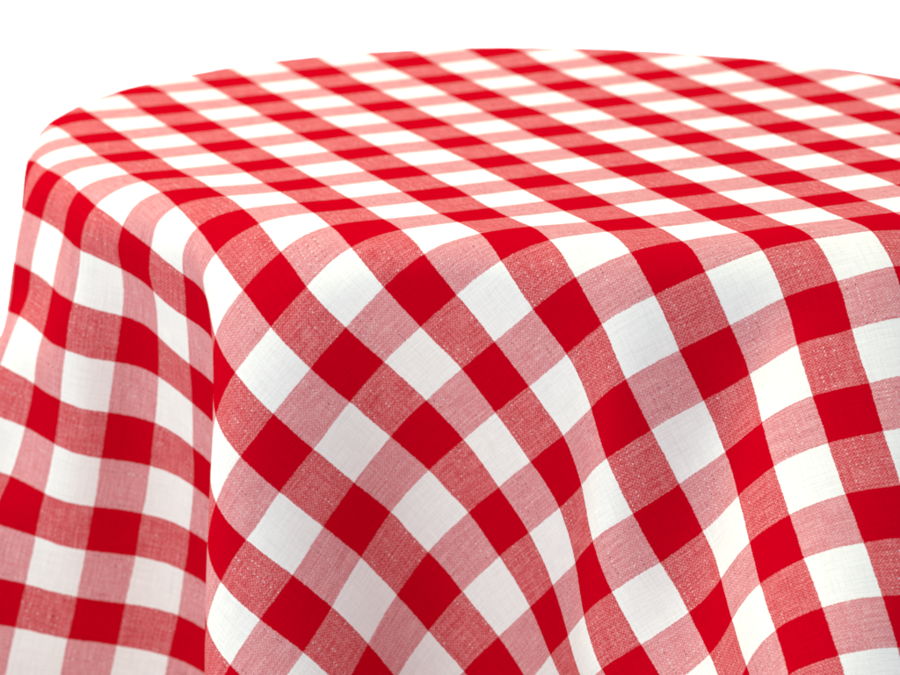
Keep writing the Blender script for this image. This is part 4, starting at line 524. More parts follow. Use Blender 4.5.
     30,2,56,30,-2,57,30,-7,56,29,-16,55,27,-26,52,22,-34,49,18,-42,46,15,-48,41,12,-50,38,11,-53,35,11,-54,33,11,-56,
     30,8,-58,28,8,-60,24,1,-63,10,1,-64,7,0,-65,2,-1,-65,0,-1,-64,-1,0,-65,-1,-1,-64,-2,0,-65,-1,0,-65,-1,1,-64,-1,
     1,-64,-1,1,-65,-1,0,-64,0,0,-65,0,0,-64,0,0,-65,1,-1,-64,1,1,-65,1,0,-65,0,0,-64,2,0,-65,1,0,-64,0,0,-65,-1,-1,
     -64,-6,-2,-63,-13,-11,-56,-30,-21,-43,-42,-29,-28,-51,-33,-13,-53,-33,-4,-55,-34,-3,-55,-33,-5,-55,-33,-7,-55,-31,
     -9,-55,-31,-13,-55,-29,-15,-55,-28,-17,-56,-26,-20,-55,-26,-22,-55,-23,-23,-55,-23,-24,-55,-22,-25,-55,-20,-26,
     -55,-20,-27,-55,-20,-27,-55,-19,-27,-55,-18,-28,-54,-19,-28,-55,-18,-28,-55,-17,-29,-54,-17,-29,-55,-17,-29,-54,
     -17,-29,-55,-16,-30,-54,-17,-29,-55,-16,-30,-54),
    (0,1169,2055,-1856,21,-28,53,20,-29,54,21,-28,54,22,-26,53,23,-26,54,24,-24,55,26,-23,54,26,-21,54,28,-18,55,29,
     -16,55,30,-13,55,31,-11,56,31,-7,55,31,-5,56,31,-3,56,32,1,56,30,2,56,31,4,56,30,5,57,30,6,56,30,5,57,30,4,56,30,
     0,56,31,-4,57,30,-11,55,29,-21,54,26,-30,50,20,-38,47,16,-45,43,12,-50,40,10,-52,36,9,-54,33,10,-55,32,10,-56,31,
     11,-57,29,13,-56,28,12,-58,25,5,-61,20,2,-64,9,-1,-65,6,-1,-64,3,0,-65,1,-1,-65,0,0,-64,-1,0,-65,-2,1,-65,-2,2,
     -64,-3,1,-65,-1,0,-64,0,0,-65,0,0,-64,1,-1,-65,1,0,-65,2,0,-64,0,0,-65,0,1,-65,0,0,-65,0,0,-64,-4,-1,-64,-6,-5,
     -61,-21,-9,-59,-26,-15,-52,-34,-22,-42,-43,-29,-28,-50,-33,-13,-53,-34,-4,-54,-33,0,-55,-34,-1,-54,-34,-4,-55,-33,
     -5,-55,-32,-9,-54,-32,-11,-55,-31,-14,-55,-29,-16,-55,-28,-19,-54,-27,-21,-55,-26,-22,-54,-24,-23,-55,-23,-25,-54,
     -23,-25,-55,-21,-27,-54,-21,-26,-55,-21,-27,-54,-19,-28,-55,-20,-28,-54,-19,-28,-54,-18,-29,-55,-18,-29,-54,-17,
     -29,-54,-17,-29,-55,-17,-30,-54,-17,-29,-54),
    (0,1199,2011,-1892,22,-27,54,23,-27,53,23,-26,54,24,-25,54,26,-23,54,26,-21,54,28,-19,55,29,-17,54,30,-14,55,31,
     -12,55,31,-8,56,31,-6,55,32,-3,56,31,0,56,31,2,56,31,3,56,30,6,56,30,6,57,30,7,56,29,7,57,30,5,56,31,3,57,31,-2,
     56,31,-8,55,30,-16,54,28,-26,52,24,-34,49,19,-43,44,13,-48,41,9,-51,37,7,-54,34,6,-56,31,6,-56,31,7,-57,28,9,-57,
     29,13,-57,28,15,-56,27,16,-57,26,16,-57,25,5,-61,19,0,-64,9,1,-65,7,-1,-64,4,0,-65,2,1,-65,-1,1,-64,-3,1,-65,-2,
     1,-65,-1,1,-64,-1,0,-65,1,-1,-65,0,-1,-64,2,0,-65,2,1,-65,-1,0,-65,-3,0,-64,-4,-1,-65,-4,-2,-63,-15,-9,-60,-22,
     -9,-59,-26,-11,-57,-28,-15,-53,-33,-21,-44,-41,-28,-31,-49,-32,-16,-53,-34,-5,-54,-33,1,-54,-34,2,-55,-34,1,-54,
     -34,-1,-55,-33,-3,-54,-34,-7,-55,-32,-9,-54,-32,-12,-54,-31,-14,-54,-30,-17,-55,-29,-20,-54,-28,-20,-54,-26,-23,
     -54,-25,-23,-54,-24,-25,-54,-24,-26,-54,-22,-26,-54,-22,-26,-54,-21,-28,-54,-20,-27,-54,-20,-29,-54,-19,-28,-54,
     -18,-29,-55,-18,-29,-54,-18,-30,-54,-17,-29,-54),
    (0,1234,1970,-1927,24,-25,53,24,-25,54,26,-23,54,26,-22,54,28,-20,54,29,-18,54,30,-15,55,30,-12,55,32,-10,55,31,
     -7,55,32,-4,56,32,-1,56,31,2,56,31,3,56,30,6,56,30,7,56,29,8,57,30,8,56,29,7,57,30,7,56,30,4,56,31,0,57,32,-6,55,
     32,-12,54,30,-22,53,26,-31,49,22,-39,46,15,-46,42,10,-51,38,5,-54,34,3,-56,32,1,-57,29,1,-57,28,3,-58,28,5,-57,
     27,10,-57,27,15,-56,27,19,-56,27,21,-54,26,18,-57,24,17,-58,23,8,-61,19,3,-63,13,1,-65,6,1,-65,2,1,-64,0,2,-65,
     0,2,-64,0,1,-65,0,-1,-65,0,0,-64,0,-1,-65,0,-1,-65,-1,0,-65,-3,-1,-64,-8,-4,-63,-16,-11,-61,-19,-10,-61,-21,-9,
     -59,-22,-8,-59,-25,-9,-58,-27,-12,-55,-31,-19,-48,-38,-26,-37,-46,-32,-21,-51,-34,-8,-54,-34,1,-54,-33,4,-55,-33,
     4,-54,-33,4,-55,-34,2,-54,-34,-1,-55,-34,-4,-54,-33,-6,-54,-34,-10,-54,-32,-12,-54,-32,-15,-54,-30,-17,-54,-30,
     -19,-54,-28,-21,-53,-27,-22,-54,-26,-24,-54,-25,-24,-53,-24,-26,-54,-24,-26,-53,-22,-27,-54,-22,-27,-54,-20,-28,
     -54,-20,-28,-54,-19,-29,-54,-19,-29,-54,-18,-29,-54),
    (0,1272,1934,-1963,27,-23,54,26,-22,54,28,-21,54,29,-18,54,29,-16,54,31,-14,55,31,-11,55,32,-7,55,32,-5,55,32,-2,
     56,31,1,56,31,3,55,31,5,57,30,7,56,29,8,56,29,9,57,29,9,56,29,9,57,30,7,56,30,5,56,31,2,56,32,-4,56,32,-10,54,32,
     -18,53,29,-28,50,24,-36,47,18,-44,43,12,-50,39,5,-54,35,0,-55,31,-3,-57,29,-4,-58,28,-4,-58,27,-3,-58,26,1,-58,
     27,7,-57,27,14,-56,26,19,-55,27,23,-54,26,25,-53,25,25,-54,24,19,-57,22,13,-60,19,9,-62,14,6,-63,8,5,-64,5,4,-64,
     4,3,-65,2,1,-64,1,-1,-65,-1,-2,-64,-2,-3,-64,-5,-7,-64,-8,-8,-63,-12,-8,-62,-14,-10,-61,-18,-11,-60,-20,-10,-60,
     -21,-6,-61,-21,-5,-60,-23,-5,-59,-24,-8,-57,-28,-15,-52,-35,-24,-42,-42,-31,-28,-48,-35,-13,-52,-34,-3,-54,-33,
     4,-55,-33,6,-55,-32,7,-55,-33,6,-55,-33,5,-54,-34,2,-55,-34,-1,-54,-34,-4,-54,-34,-7,-54,-34,-9,-54,-33,-13,-54,
     -32,-14,-53,-31,-17,-53,-30,-19,-54,-29,-21,-53,-28,-22,-53,-27,-23,-54,-26,-25,-53,-25,-25,-53,-24,-26,-54,-23,
     -27,-53,-21,-28,-54,-21,-28,-53,-20,-28,-54,-20,-29,-54),
    (0,1314,1900,-1998,29,-20,54,29,-18,54,30,-16,54,31,-14,54,31,-12,55,31,-9,55,32,-6,55,32,-3,56,32,0,55,32,2,56,
     31,5,56,30,7,56,29,8,56,29,10,56,29,10,57,28,10,56,29,10,57,29,8,56,30,6,57,32,2,56,32,-2,55,32,-9,55,33,-16,52,
     31,-25,51,26,-33,48,21,-42,43,13,-49,40,6,-53,36,0,-55,32,-6,-57,29,-8,-57,27,-10,-58,26,-10,-57,26,-7,-58,26,-2,
     -58,26,5,-58,27,12,-56,27,20,-55,26,24,-53,26,29,-51,24,29,-52,24,27,-53,23,23,-55,22,18,-59,18,14,-61,13,9,-62,
     9,6,-64,5,4,-64,3,1,-64,0,-2,-64,-1,-5,-64,-5,-8,-63,-9,-12,-62,-12,-14,-60,-15,-14,-60,-17,-13,-60,-18,-11,-60,
     -20,-7,-60,-20,-3,-61,-20,-1,-61,-20,0,-60,-22,-3,-59,-26,-11,-55,-30,-20,-48,-38,-29,-35,-44,-35,-21,-50,-35,-7,
     -53,-34,1,-54,-33,6,-55,-32,8,-55,-32,9,-55,-31,8,-55,-33,7,-55,-33,4,-55,-34,2,-54,-34,-1,-54,-35,-4,-54,-34,-7,
     -54,-34,-9,-54,-33,-13,-53,-33,-14,-53,-32,-17,-53,-31,-18,-53,-30,-21,-53,-28,-22,-53,-28,-23,-53,-26,-24,-53,
     -26,-25,-53,-24,-27,-53,-23,-26,-54,-23,-28,-53,-22,-27,-53),
    (0,1635,2451,-1766,-245,-596,-213,32,-13,54,32,-11,55,32,-10,54,32,-7,55,32,-4,56,32,-1,55,32,1,56,31,4,55,30,7,
     56,30,8,56,29,10,57,29,10,56,28,11,56,28,12,57,28,10,56,30,9,57,29,6,56,32,3,56,32,-1,55,33,-7,55,33,-14,53,32,
     -23,51,28,-32,48,23,-40,44,15,-47,41,8,-53,36,-1,-55,33,-6,-56,29,-11,-57,27,-14,-56,26,-15,-57,25,-14,-57,26,-10,
     -58,25,-4,-58,27,4,-57,27,12,-57,27,19,-55,26,26,-52,25,30,-51,24,33,-49,24,33,-50,23,31,-51,22,27,-54,20,21,-57,
     17,15,-61,12,10,-63,7,4,-63,4,1,-64,0,-4,-64,-3,-8,-63,-7,-13,-61,-11,-17,-60,-15,-19,-58,-17,-19,-58,-18,-16,-59,
     -19,-11,-60,-20,-6,-61,-19,1,-61,-19,4,-60,-19,5,-61,-20,1,-60,-23,-4,-58,-27,-15,-53,-33,-26,-43,-40,-34,-28,-46,
     -36,-15,-51,-36,-3,-53,-34,3,-55,-32,8,-55,-31,10,-55,-31,10,-55,-31,10,-55,-31,8,-56,-33,7,-54,-33,4,-55,-34,2,
     -54,-35,-2,-54,-35,-4,-54,-34,-6,-53,-35,-10,-54,-34,-12,-53,-33,-14,-53,-32,-16,-52,-32,-19,-53,-30,-20,-53,-29,
     -21,-53,-28,-23,-52,-27,-24,-53,-26,-25,-53,-25,-26,-53,337,-497,135),
    (0,1970,2963,-1550,-257,-556,-197,-238,-577,-212,33,-7,55,32,-5,55,32,-2,55,32,0,56,32,3,55,31,6,56,30,8,56,29,9,
     56,29,11,56,28,12,57,28,13,56,27,11,57,29,12,56,28,9,57,30,7,56,31,4,56,33,0,55,33,-7,54,33,-13,53,33,-21,51,30,
     -30,49,24,-38,45,18,-46,41,9,-52,37,0,-55,33,-7,-56,30,-12,-56,28,-17,-56,26,-19,-56,25,-18,-56,24,-16,-56,25,-12,
     -57,26,-5,-58,27,3,-58,26,13,-57,27,20,-54,26,28,-52,25,31,-50,24,36,-48,23,37,-46,23,36,-47,22,35,-50,22,28,-53,
     19,21,-59,15,14,-61,9,6,-63,5,1,-64,0,-6,-63,-4,-11,-62,-9,-17,-60,-14,-22,-58,-16,-25,-56,-19,-23,-56,-19,-18,
     -58,-20,-13,-59,-19,-4,-61,-19,3,-61,-19,7,-61,-18,9,-60,-19,7,-61,-20,2,-59,-23,-9,-57,-29,-20,-49,-36,-31,-37,
     -42,-36,-23,-48,-38,-11,-51,-35,-1,-53,-33,5,-55,-32,9,-55,-30,11,-55,-31,12,-56,-30,11,-55,-31,10,-55,-32,8,-55,
     -32,7,-55,-34,4,-54,-34,1,-55,-35,-1,-53,-35,-4,-54,-35,-7,-53,-35,-9,-53,-34,-12,-53,-34,-14,-53,-32,-16,-52,-32,
     -18,-53,-31,-20,-52,-30,-21,-53,-29,-22,-52,-29,-22,-53,748,-900,308),
    (0,2020,2957,-1578,-126,-300,-77,-365,-835,-337,33,-1,55,33,1,55,32,3,56,31,4,55,30,8,56,30,9,56,29,11,56,28,12,
     56,28,13,57,27,13,56,27,13,57,28,11,56,29,11,56,30,7,57,31,5,56,32,0,55,34,-6,54,33,-12,53,34,-20,51,30,-28,49,
     26,-37,45,19,-45,42,11,-51,38,2,-54,34,-6,-56,30,-13,-56,28,-19,-55,26,-21,-55,25,-22,-55,25,-22,-55,24,-17,-56,
     25,-13,-57,26,-4,-58,26,4,-58,27,14,-57,26,22,-54,26,29,-51,25,33,-49,24,38,-46,23,40,-44,22,41,-43,23,40,-45,22,
     34,-50,20,27,-55,18,18,-60,12,9,-63,6,0,-63,0,-7,-64,-6,-14,-61,-10,-21,-58,-15,-27,-55,-19,-28,-54,-19,-26,-54,
     -20,-22,-57,-21,-14,-59,-20,-5,-61,-19,3,-61,-18,10,-60,-18,13,-61,-17,12,-60,-19,7,-60,-21,-2,-59,-25,-14,-54,
     -31,-26,-45,-38,-34,-32,-43,-37,-19,-49,-38,-8,-51,-35,1,-54,-33,7,-54,-31,10,-56,-30,12,-55,-29,12,-56,-30,12,
     -55,-30,12,-56,-31,10,-55,-32,8,-55,-33,6,-54,-34,4,-54,-35,1,-54,-35,-1,-54,-35,-4,-53,-35,-6,-53,-35,-10,-53,
     -35,-11,-53,-34,-14,-52,-33,-16,-53,-32,-17,-52,-32,-19,-52,336,-511,141,387,-448,131),
    (0,2070,2950,-1607,4,-42,45,5,-41,45,-461,-1042,-452,31,7,55,31,7,55,30,9,56,29,11,56,29,12,56,27,13,57,27,14,56,
     27,14,56,27,14,57,28,12,56,28,11,56,30,8,57,31,5,55,32,1,56,34,-5,54,34,-11,53,34,-19,51,31,-27,49,27,-36,46,21,
     -44,42,13,-49,38,3,-54,35,-5,-56,31,-13,-56,29,-19,-55,26,-24,-54,25,-24,-53,24,-25,-54,25,-23,-55,24,-18,-56,25,
     -12,-57,26,-3,-58,26,6,-58,27,15,-56,26,24,-54,25,31,-50,25,36,-47,24,40,-44,23,43,-42,22,44,-40,23,43,-42,22,39,
     -45,22,31,-52,19,22,-59,13,12,-62,8,1,-64,0,-8,-63,-6,-17,-60,-12,-25,-57,-16,-29,-53,-20,-32,-51,-20,-30,-53,-21,
     -24,-55,-21,-17,-58,-21,-7,-60,-19,3,-62,-18,11,-60,-18,15,-60,-17,16,-60,-17,12,-59,-20,5,-60,-22,-6,-58,-27,-19,
     -52,-33,-30,-41,-39,-37,-28,-45,-38,-15,-49,-37,-5,-51,-35,2,-54,-33,8,-55,-31,10,-55,-29,13,-56,-29,13,-55,-29,
     13,-56,-29,13,-55,-31,12,-56,-31,9,-55,-32,9,-54,-34,5,-55,-34,4,-54,-35,1,-53,-35,-1,-54,-35,-4,-53,-36,-7,-53,
     -35,-9,-53,-35,-11,-52,-35,-12,-53,-35,-13,-51,333,-525,149,391,-466,141),
    (0,2112,2949,-1631,7,-45,44,7,-44,43,-219,-506,-199,-205,-506,-203,30,12,56,28,12,56,28,13,56,27,15,56,27,15,56,
     27,15,56,26,14,57,28,13,56,28,12,57,29,9,56,31,5,56,33,1,55,33,-4,54,35,-11,53,33,-18,51,32,-26,49,28,-35,46,23,
     -42,43,14,-49,39,5,-53,35,-4,-56,32,-12,-55,29,-19,-55,27,-24,-54,25,-27,-52,24,-28,-53,25,-26,-53,24,-24,-54,24,
     -17,-56,25,-11,-58,26,-1,-58,26,8,-58,26,18,-56,26,26,-52,25,33,-49,25,39,-45,23,42,-42,23,46,-39,23,46,-37,23,
     46,-39,23,42,-42,22,35,-50,20,25,-56,15,14,-62,9,2,-64,1,-9,-63,-7,-19,-59,-13,-27,-55,-17,-32,-52,-21,-35,-49,
     -21,-32,-50,-22,-28,-54,-21,-20,-57,-21,-9,-60,-20,1,-61,-19,11,-61,-17,16,-59,-17,18,-59,-17,17,-59,-18,11,-60,
     -20,1,-60,-24,-11,-56,-28,-24,-48,-35,-33,-37,-40,-38,-25,-46,-38,-13,-49,-38,-3,-52,-34,4,-54,-33,8,-55,-30,11,
     -55,-29,13,-56,-28,14,-55,-29,14,-56,-28,14,-56,-30,12,-55,-31,12,-55,-31,10,-55,-33,7,-55,-33,6,-54,-35,3,-54,
     -35,1,-53,-35,-1,-53,-36,-4,-54,-36,-6,-52,-36,-7,-53,289,-516,161,195,-250,47,195,-250,47),
    (1,2163,2901,-1613,10,-47,41,-216,-500,-202,-203,-486,-203,28,15,55,27,16,56,27,16,56,26,16,57,26,15,56,26,16,56,
     27,14,57,28,12,56,29,9,56,31,6,56,33,2,55,34,-4,54,34,-10,53,34,-17,52,32,-26,49,29,-33,46,24,-41,43,16,-48,39,
     7,-53,36,-3,-55,33,-11,-56,29,-18,-55,27,-25,-53,26,-28,-52,25,-30,-51,24,-29,-52,23,-28,-52,24,-23,-55,25,-16,
     -56,25,-9,-58,26,1,-59,26,11,-57,26,21,-55,25,29,-51,26,36,-47,24,41,-43,23,45,-39,23,47,-36,23,49,-35,24,47,-35,
     23,44,-40,23,38,-47,21,28,-55,16,16,-62,9,3,-63,1,-10,-63,-7,-20,-59,-13,-29,-54,-18,-35,-50,-21,-36,-47,-22,-35,
     -48,-23,-31,-52,-22,-23,-55,-22,-13,-60,-20,-1,-61,-19,9,-61,-18,16,-59,-16,21,-59,-17,20,-58,-17,16,-59,-19,8,
     -60,-21,-3,-59,-25,-16,-54,-30,-28,-45,-36,-35,-34,-42,-39,-21,-46,-39,-11,-50,-37,-2,-52,-35,5,-54,-32,8,-54,-30,
     12,-56,-28,14,-55,-28,14,-56,-28,15,-56,-28,14,-56,-29,14,-55,-30,13,-55,-31,11,-55,-32,9,-55,-33,8,-54,-34,6,-54,
     -34,3,-54,-35,2,-54,-36,0,-53,-37,-1,-52,669,-953,364,-1,-34,-47,-1,-34,-47),
    (2,2219,2849,-1604,-104,-272,-80,-104,-272,-80,-180,-394,-189,26,18,56,25,17,56,25,17,56,26,16,57,27,15,56,28,13,
     56,29,10,56,30,6,56,33,3,55,34,-4,55,34,-9,53,35,-17,51,32,-24,49,30,-33,47,24,-40,43,18,-47,40,8,-52,37,0,-55,
     33,-10,-56,30,-17,-55,27,-25,-53,26,-28,-51,25,-32,-51,24,-31,-50,24,-31,-51,23,-28,-52,24,-22,-55,25,-15,-57,25,
     -6,-58,25,4,-59,26,14,-57,26,24,-53,26,32,-50,25,39,-44,24,43,-41,24,47,-36,23,50,-33,23,50,-32,24,49,-33,23,46,
     -38,24,39,-46,21,30,-54,17,18,-60,10,3,-64,1,-9,-63,-6,-22,-58,-14,-30,-53,-19,-36,-48,-21,-39,-46,-23,-37,-46,
     -23,-34,-49,-23,-26,-54,-22,-16,-58,-21,-5,-61,-20,7,-61,-18,15,-60,-17,21,-58,-16,23,-58,-17,20,-58,-18,14,-59,
     -19,5,-60,-22,-9,-58,-26,-20,-52,-32,-31,-42,-37,-37,-30,-43,-39,-19,-47,-39,-9,-50,-37,-1,-52,-34,5,-54,-32,10,
     -55,-30,12,-55,-28,14,-56,-28,15,-56,-27,15,-56,-28,15,-55,-28,15,-56,-29,13,-55,-31,13,-55,-31,11,-55,-32,10,-55,
     -33,8,-54,-34,7,-54,-34,7,-53,446,-697,261,172,-248,53,-3,-36,-45),
    (2,2264,2844,-1637,9,-44,42,8,-43,43,-189,-413,-193,-190,-383,-183,25,18,56,25,17,56,27,16,57,27,13,56,29,11,56,
     31,7,56,32,3,55,34,-3,54,34,-9,53,35,-16,52,33,-23,49,30,-32,47,26,-39,44,18,-46,40,11,-52,37,1,-54,33,-8,-56,31,
     -16,-55,28,-24,-53,26,-29,-52,25,-32,-50,24,-34,-49,24,-33,-49,23,-31,-51,24,-27,-53,24,-21,-55,25,-13,-57,25,-3,
     -59,25,7,-58,26,18,-56,26,27,-52,25,36,-47,25,41,-42,24,46,-38,24,49,-33,24,51,-30,23,52,-30,24,50,-31,24,47,-36,
     24,41,-44,22,31,-53,17,19,-61,10,4,-63,2,-9,-63,-6,-22,-58,-14,-32,-53,-19,-37,-46,-22,-40,-44,-24,-40,-44,-24,
     -36,-47,-23,-30,-52,-23,-20,-57,-22,-8,-60,-20,4,-61,-18,14,-60,-17,20,-59,-17,24,-57,-16,23,-57,-17,20,-58,-18,
     11,-60,-20,-1,-60,-24,-12,-56,-27,-24,-49,-33,-34,-39,-39,-38,-28,-43,-39,-17,-48,-39,-7,-50,-37,0,-53,-34,6,-53,
     -32,9,-55,-29,13,-56,-29,14,-55,-27,16,-56,-27,15,-56,-27,16,-56,-28,15,-55,-28,15,-56,-30,14,-55,-30,13,-55,-31,
     12,-55,-32,11,-54,575,-836,358,-1,-38,-48,-2,-39,-48,-5,-37,-44),
    (3,2318,2797,-1626,10,-43,39,-89,-229,-77,-90,-228,-76,-178,-283,-163,26,16,56,28,14,57,28,11,56,31,8,55,32,3,56,
     34,-2,54,34,-8,53,35,-16,52,34,-22,49,30,-31,47,27,-39,44,19,-45,41,12,-50,37,3,-55,34,-6,-55,31,-15,-56,29,-22,
     -53,26,-29,-52,25,-32,-50,25,-35,-48,23,-35,-48,24,-34,-49,23,-31,-50,24,-26,-54,24,-19,-56,25,-10,-58,25,0,-58,
     25,11,-58,26,21,-54,25,31,-50,26,38,-45,25,45,-39,24,48,-35,24,51,-30,24,52,-28,24,53,-27,24,51,-30,25,48,-35,23,
     42,-43,22,32,-52,18,20,-60,11,5,-63,2,-10,-63,-7,-22,-58,-13,-32,-52,-20,-38,-46,-22,-42,-43,-24,-41,-41,-25,-39,
     -45,-24,-33,-50,-23,-24,-55,-22,-12,-59,-21,0,-61,-19,12,-61,-18,19,-58,-16,24,-57,-17,26,-57,-16,23,-57,-17,16,
     -59,-19,8,-60,-21,-5,-59,-24,-17,-54,-29,-27,-47,-35,-35,-36,-39,-39,-25,-45,-40,-15,-47,-39,-6,-51,-36,1,-53,-34,
     6,-54,-32,10,-54,-29,13,-56,-28,15,-55,-27,15,-56,-27,16,-56,-27,17,-56,-27,16,-56,-28,16,-55,-28,15,-55,-29,16,
     -55,-29,15,-55,565,-810,357,-1,-39,-43,-1,-40,-42),
    (4,2375,2751,-1622,11,-45,40,10,-44,40,-174,-316,-179,-180,-282,-156,29,11,56,31,8,55,32,3,55,34,-1,55,35,-8,53,
     34,-15,52,34,-22,49,31,-30,48,27,-37,44,21,-45,41,14,-50,38,4,-53,34,-4,-56,32,-14,-55,29,-21,-55,26,-28,-51,26,
     -32,-50,24,-35,-48,24,-37,-47,23,-36,-47,24,-34,-49,23,-31,-51,24,-24,-54,24,-16,-57,25,-7,-58,25,3,-59,25,15,-56,
     26,26,-53,25,34,-48,26,41,-42,24,47,-36,25,50,-31,24,53,-28,24,53,-25,25,54,-25,24,52,-28,25,48,-34,24,42,-43,22,
     33,-52,18,21,-59,11,6,-64,2,-9,-62,-6,-23,-59,-14,-32,-51,-19,-39,-45,-23,-43,-41,-24,-43,-40,-25,-41,-43,-25,-36,
     -47,-24,-27,-53,-23,-16,-58,-21,-4,-61,-20,8,-60,-18,17,-60,-17,24,-57,-16,26,-56,-17,26,-56,-16,22,-58,-18,13,
     -59,-19,4,-60,-22,-9,-58,-25,-20,-53,-31,-30,-44,-35,-37,-33,-41,-39,-23,-45,-40,-13,-48,-39,-5,-51,-36,1,-53,-34,
     7,-54,-32,11,-54,-29,13,-56,-28,15,-55,-27,16,-56,-27,16,-56,-26,17,-56,-26,17,-56,-27,18,-55,-26,18,-55,241,-392,
     142,289,-368,157,0,-41,-37),
    (5,2428,2697,-1618,11,-47,39,-81,-180,-70,-82,-180,-70,-158,-184,-133,34,2,55,34,-2,54,35,-8,53,34,-14,52,34,-22,
     50,32,-29,47,28,-36,45,22,-44,41,14,-49,38,7,-53,35,-3,-56,32,-12,-55,29,-20,-55,28,-26,-52,25,-32,-50,25,-36,-48,
     23,-37,-46,24,-38,-46,23,-37,-47,23,-34,-49,24,-29,-52,24,-22,-55,24,-14,-57,25,-3,-59,25,8,-58,25,19,-55,26,29,
     -51,25,38,-45,25,44,-39,25,49,-33,25,52,-28,25,54,-25,24,54,-23,25,54,-23,25,52,-27,25,49,-34,24,43,-42,22,34,-51,
     18,21,-59,11,7,-64,3,-9,-63,-6,-22,-58,-14,-33,-51,-19,-39,-45,-23,-44,-40,-25,-44,-38,-25,-43,-40,-26,-39,-45,
     -24,-31,-50,-24,-20,-57,-22,-9,-60,-20,4,-61,-19,15,-59,-17,22,-58,-17,27,-56,-16,28,-55,-16,25,-57,-17,19,-58,
     -18,11,-60,-20,-1,-60,-23,-13,-57,-27,-23,-50,-31,-33,-41,-37,-37,-32,-41,-40,-21,-46,-40,-11,-48,-39,-4,-51,-36,
     2,-53,-33,7,-54,-32,11,-55,-29,14,-55,-28,15,-56,-27,16,-56,-26,17,-56,-26,18,-55,-26,18,-56,217,-292,135,145,-203,
     55,145,-202,54,-1,-41,-36),
    (6,2483,2639,-1616,10,-45,39,9,-44,39,-146,-222,-161,-153,-197,-129,35,-10,52,36,-15,51,34,-22,50,32,-28,47,28,-36,
     45,23,-43,42,16,-48,39,8,-53,35,-2,-55,33,-10,-56,29,-18,-54,28,-26,-53,26,-31,-50,24,-35,-48,24,-38,-46,23,-39,
     -45,24,-39,-45,23,-37,-47,23,-32,-50,24,-28,-53,24,-19,-56,24,-10,-58,25,0,-59,25,12,-57,25,24,-54,26,33,-48,25,
     41,-42,26,46,-36,25,51,-30,24,54,-25,25,54,-22,25,55,-21,25,55,-22,25,52,-26,25,50,-33,25,43,-42,22,34,-51,17,22,
     -58,12,7,-64,3,-8,-63,-5,-21,-59,-14,-33,-51,-19,-40,-44,-23,-44,-39,-25,-46,-37,-26,-44,-37,-26,-41,-42,-25,-35,
     -48,-25,-25,-55,-23,-13,-59,-21,0,-61,-19,11,-60,-17,21,-58,-17,26,-56,-17,29,-55,-16,27,-56,-16,24,-57,-17,16,
     -59,-18,7,-60,-21,-5,-59,-24,-16,-55,-28,-26,-49,-33,-34,-39,-38,-39,-29,-42,-40,-19,-46,-40,-10,-49,-38,-3,-51,
     -36,3,-53,-34,8,-54,-31,11,-55,-29,13,-55,-28,15,-55,-27,17,-56,-26,18,-56,-25,18,-56,509,-577,340,1,-36,-47,1,
     -37,-48),
    (7,2537,2590,-1612,7,-48,37,-68,-134,-64,-69,-135,-63,-115,-141,-108,34,-24,49,32,-29,47,29,-36,45,23,-41,42,17,
     -48,39,10,-52,36,1,-55,33,-9,-56,30,-17,-55,28,-24,-53,26,-31,-51,25,-35,-47,24,-38,-46,23,-40,-45,23,-40,-44,24,
     -38,-45,23,-36,-48,23,-32,-50,24,-25,-54,24,-16,-57,24,-7,-59,25,5,-58,25,17,-56,25,27,-52,26,37,-46,25,44,-39,
     26,49,-32,25,52,-27,25,55,-22,25,55,-20,25,56,-19,25,55,-21,26,53,-26,25,49,-32,24,44,-41,22,34,-51,18,23,-59,12,
     8,-63,3,-8,-63,-5,-21,-59,-13,-32,-52,-19,-41,-44,-23,-44,-38,-25,-47,-35,-26,-46,-36,-27,-43,-39,-26,-37,-45,-25,
     -29,-52,-24,-18,-58,-21,-5,-60,-20,8,-61,-19,17,-59,-17,25,-57,-16,29,-55,-16,29,-54,-16,27,-56,-17,22,-58,-17,
     13,-59,-19,3,-61,-21,-9,-58,-26,-19,-53,-29,-29,-46,-34,-35,-37,-38,-39,-27,-43,-41,-17,-47,-40,-10,-49,-38,-2,
     -51,-36,4,-53,-33,8,-54,-32,11,-55,-29,13,-55,-28,16,-55,-27,17,-56,361,-361,221,130,-152,56,0,-39,-43),
    (8,2587,2535,-1612,9,-47,33,9,-47,34,-108,-172,-143,-118,-163,-110,28,-38,44,23,-42,41,18,-47,40,11,-52,36,2,-54,
     34,-7,-56,30,-15,-55,29,-23,-54,26,-30,-51,25,-34,-48,24,-38,-46,23,-40,-44,23,-41,-43,23,-41,-44,23,-38,-46,24,
     -35,-48,23,-30,-52,24,-22,-55,24,-13,-58,24,-2,-58,25,10,-58,25,21,-55,26,31,-50,25,40,-43,26,47,-35,25,51,-29,
     26,53,-24,25,56,-20,25,56,-17,25,56,-18,26,55,-20,25,53,-25,26,50,-32,24,43,-41,22,35,-51,18,23,-58,12,9,-63,4,
     -6,-64,-5,-21,-59,-13,-32,-52,-18,-41,-44,-23,-45,-38,-26,-47,-33,-26,-47,-34,-27,-45,-37,-27,-40,-42,-26,-33,-49,
     -24,-22,-56,-23,-10,-60,-20,3,-61,-19,14,-59,-18,23,-58,-16,28,-55,-17,30,-54,-16,29,-55,-16,26,-56,-16,19,-59,
     -18,10,-60,-20,-1,-60,-22,-12,-57,-26,-22,-52,-31,-31,-43,-35,-36,-35,-39,-40,-25,-44,-41,-16,-47,-39,-8,-49,-39,
     -1,-52,-36,3,-52,-33,8,-54,-32,11,-55,-30,13,-54,475,-380,299,-3,-35,-43,-2,-35,-42,-2,-41,-38),
    (9,2640,2482,-1618,10,-44,34,-53,-111,-55,-52,-110,-56,-92,-164,-101,17,-49,38,11,-51,36,3,-54,34,-5,-56,31,-14,
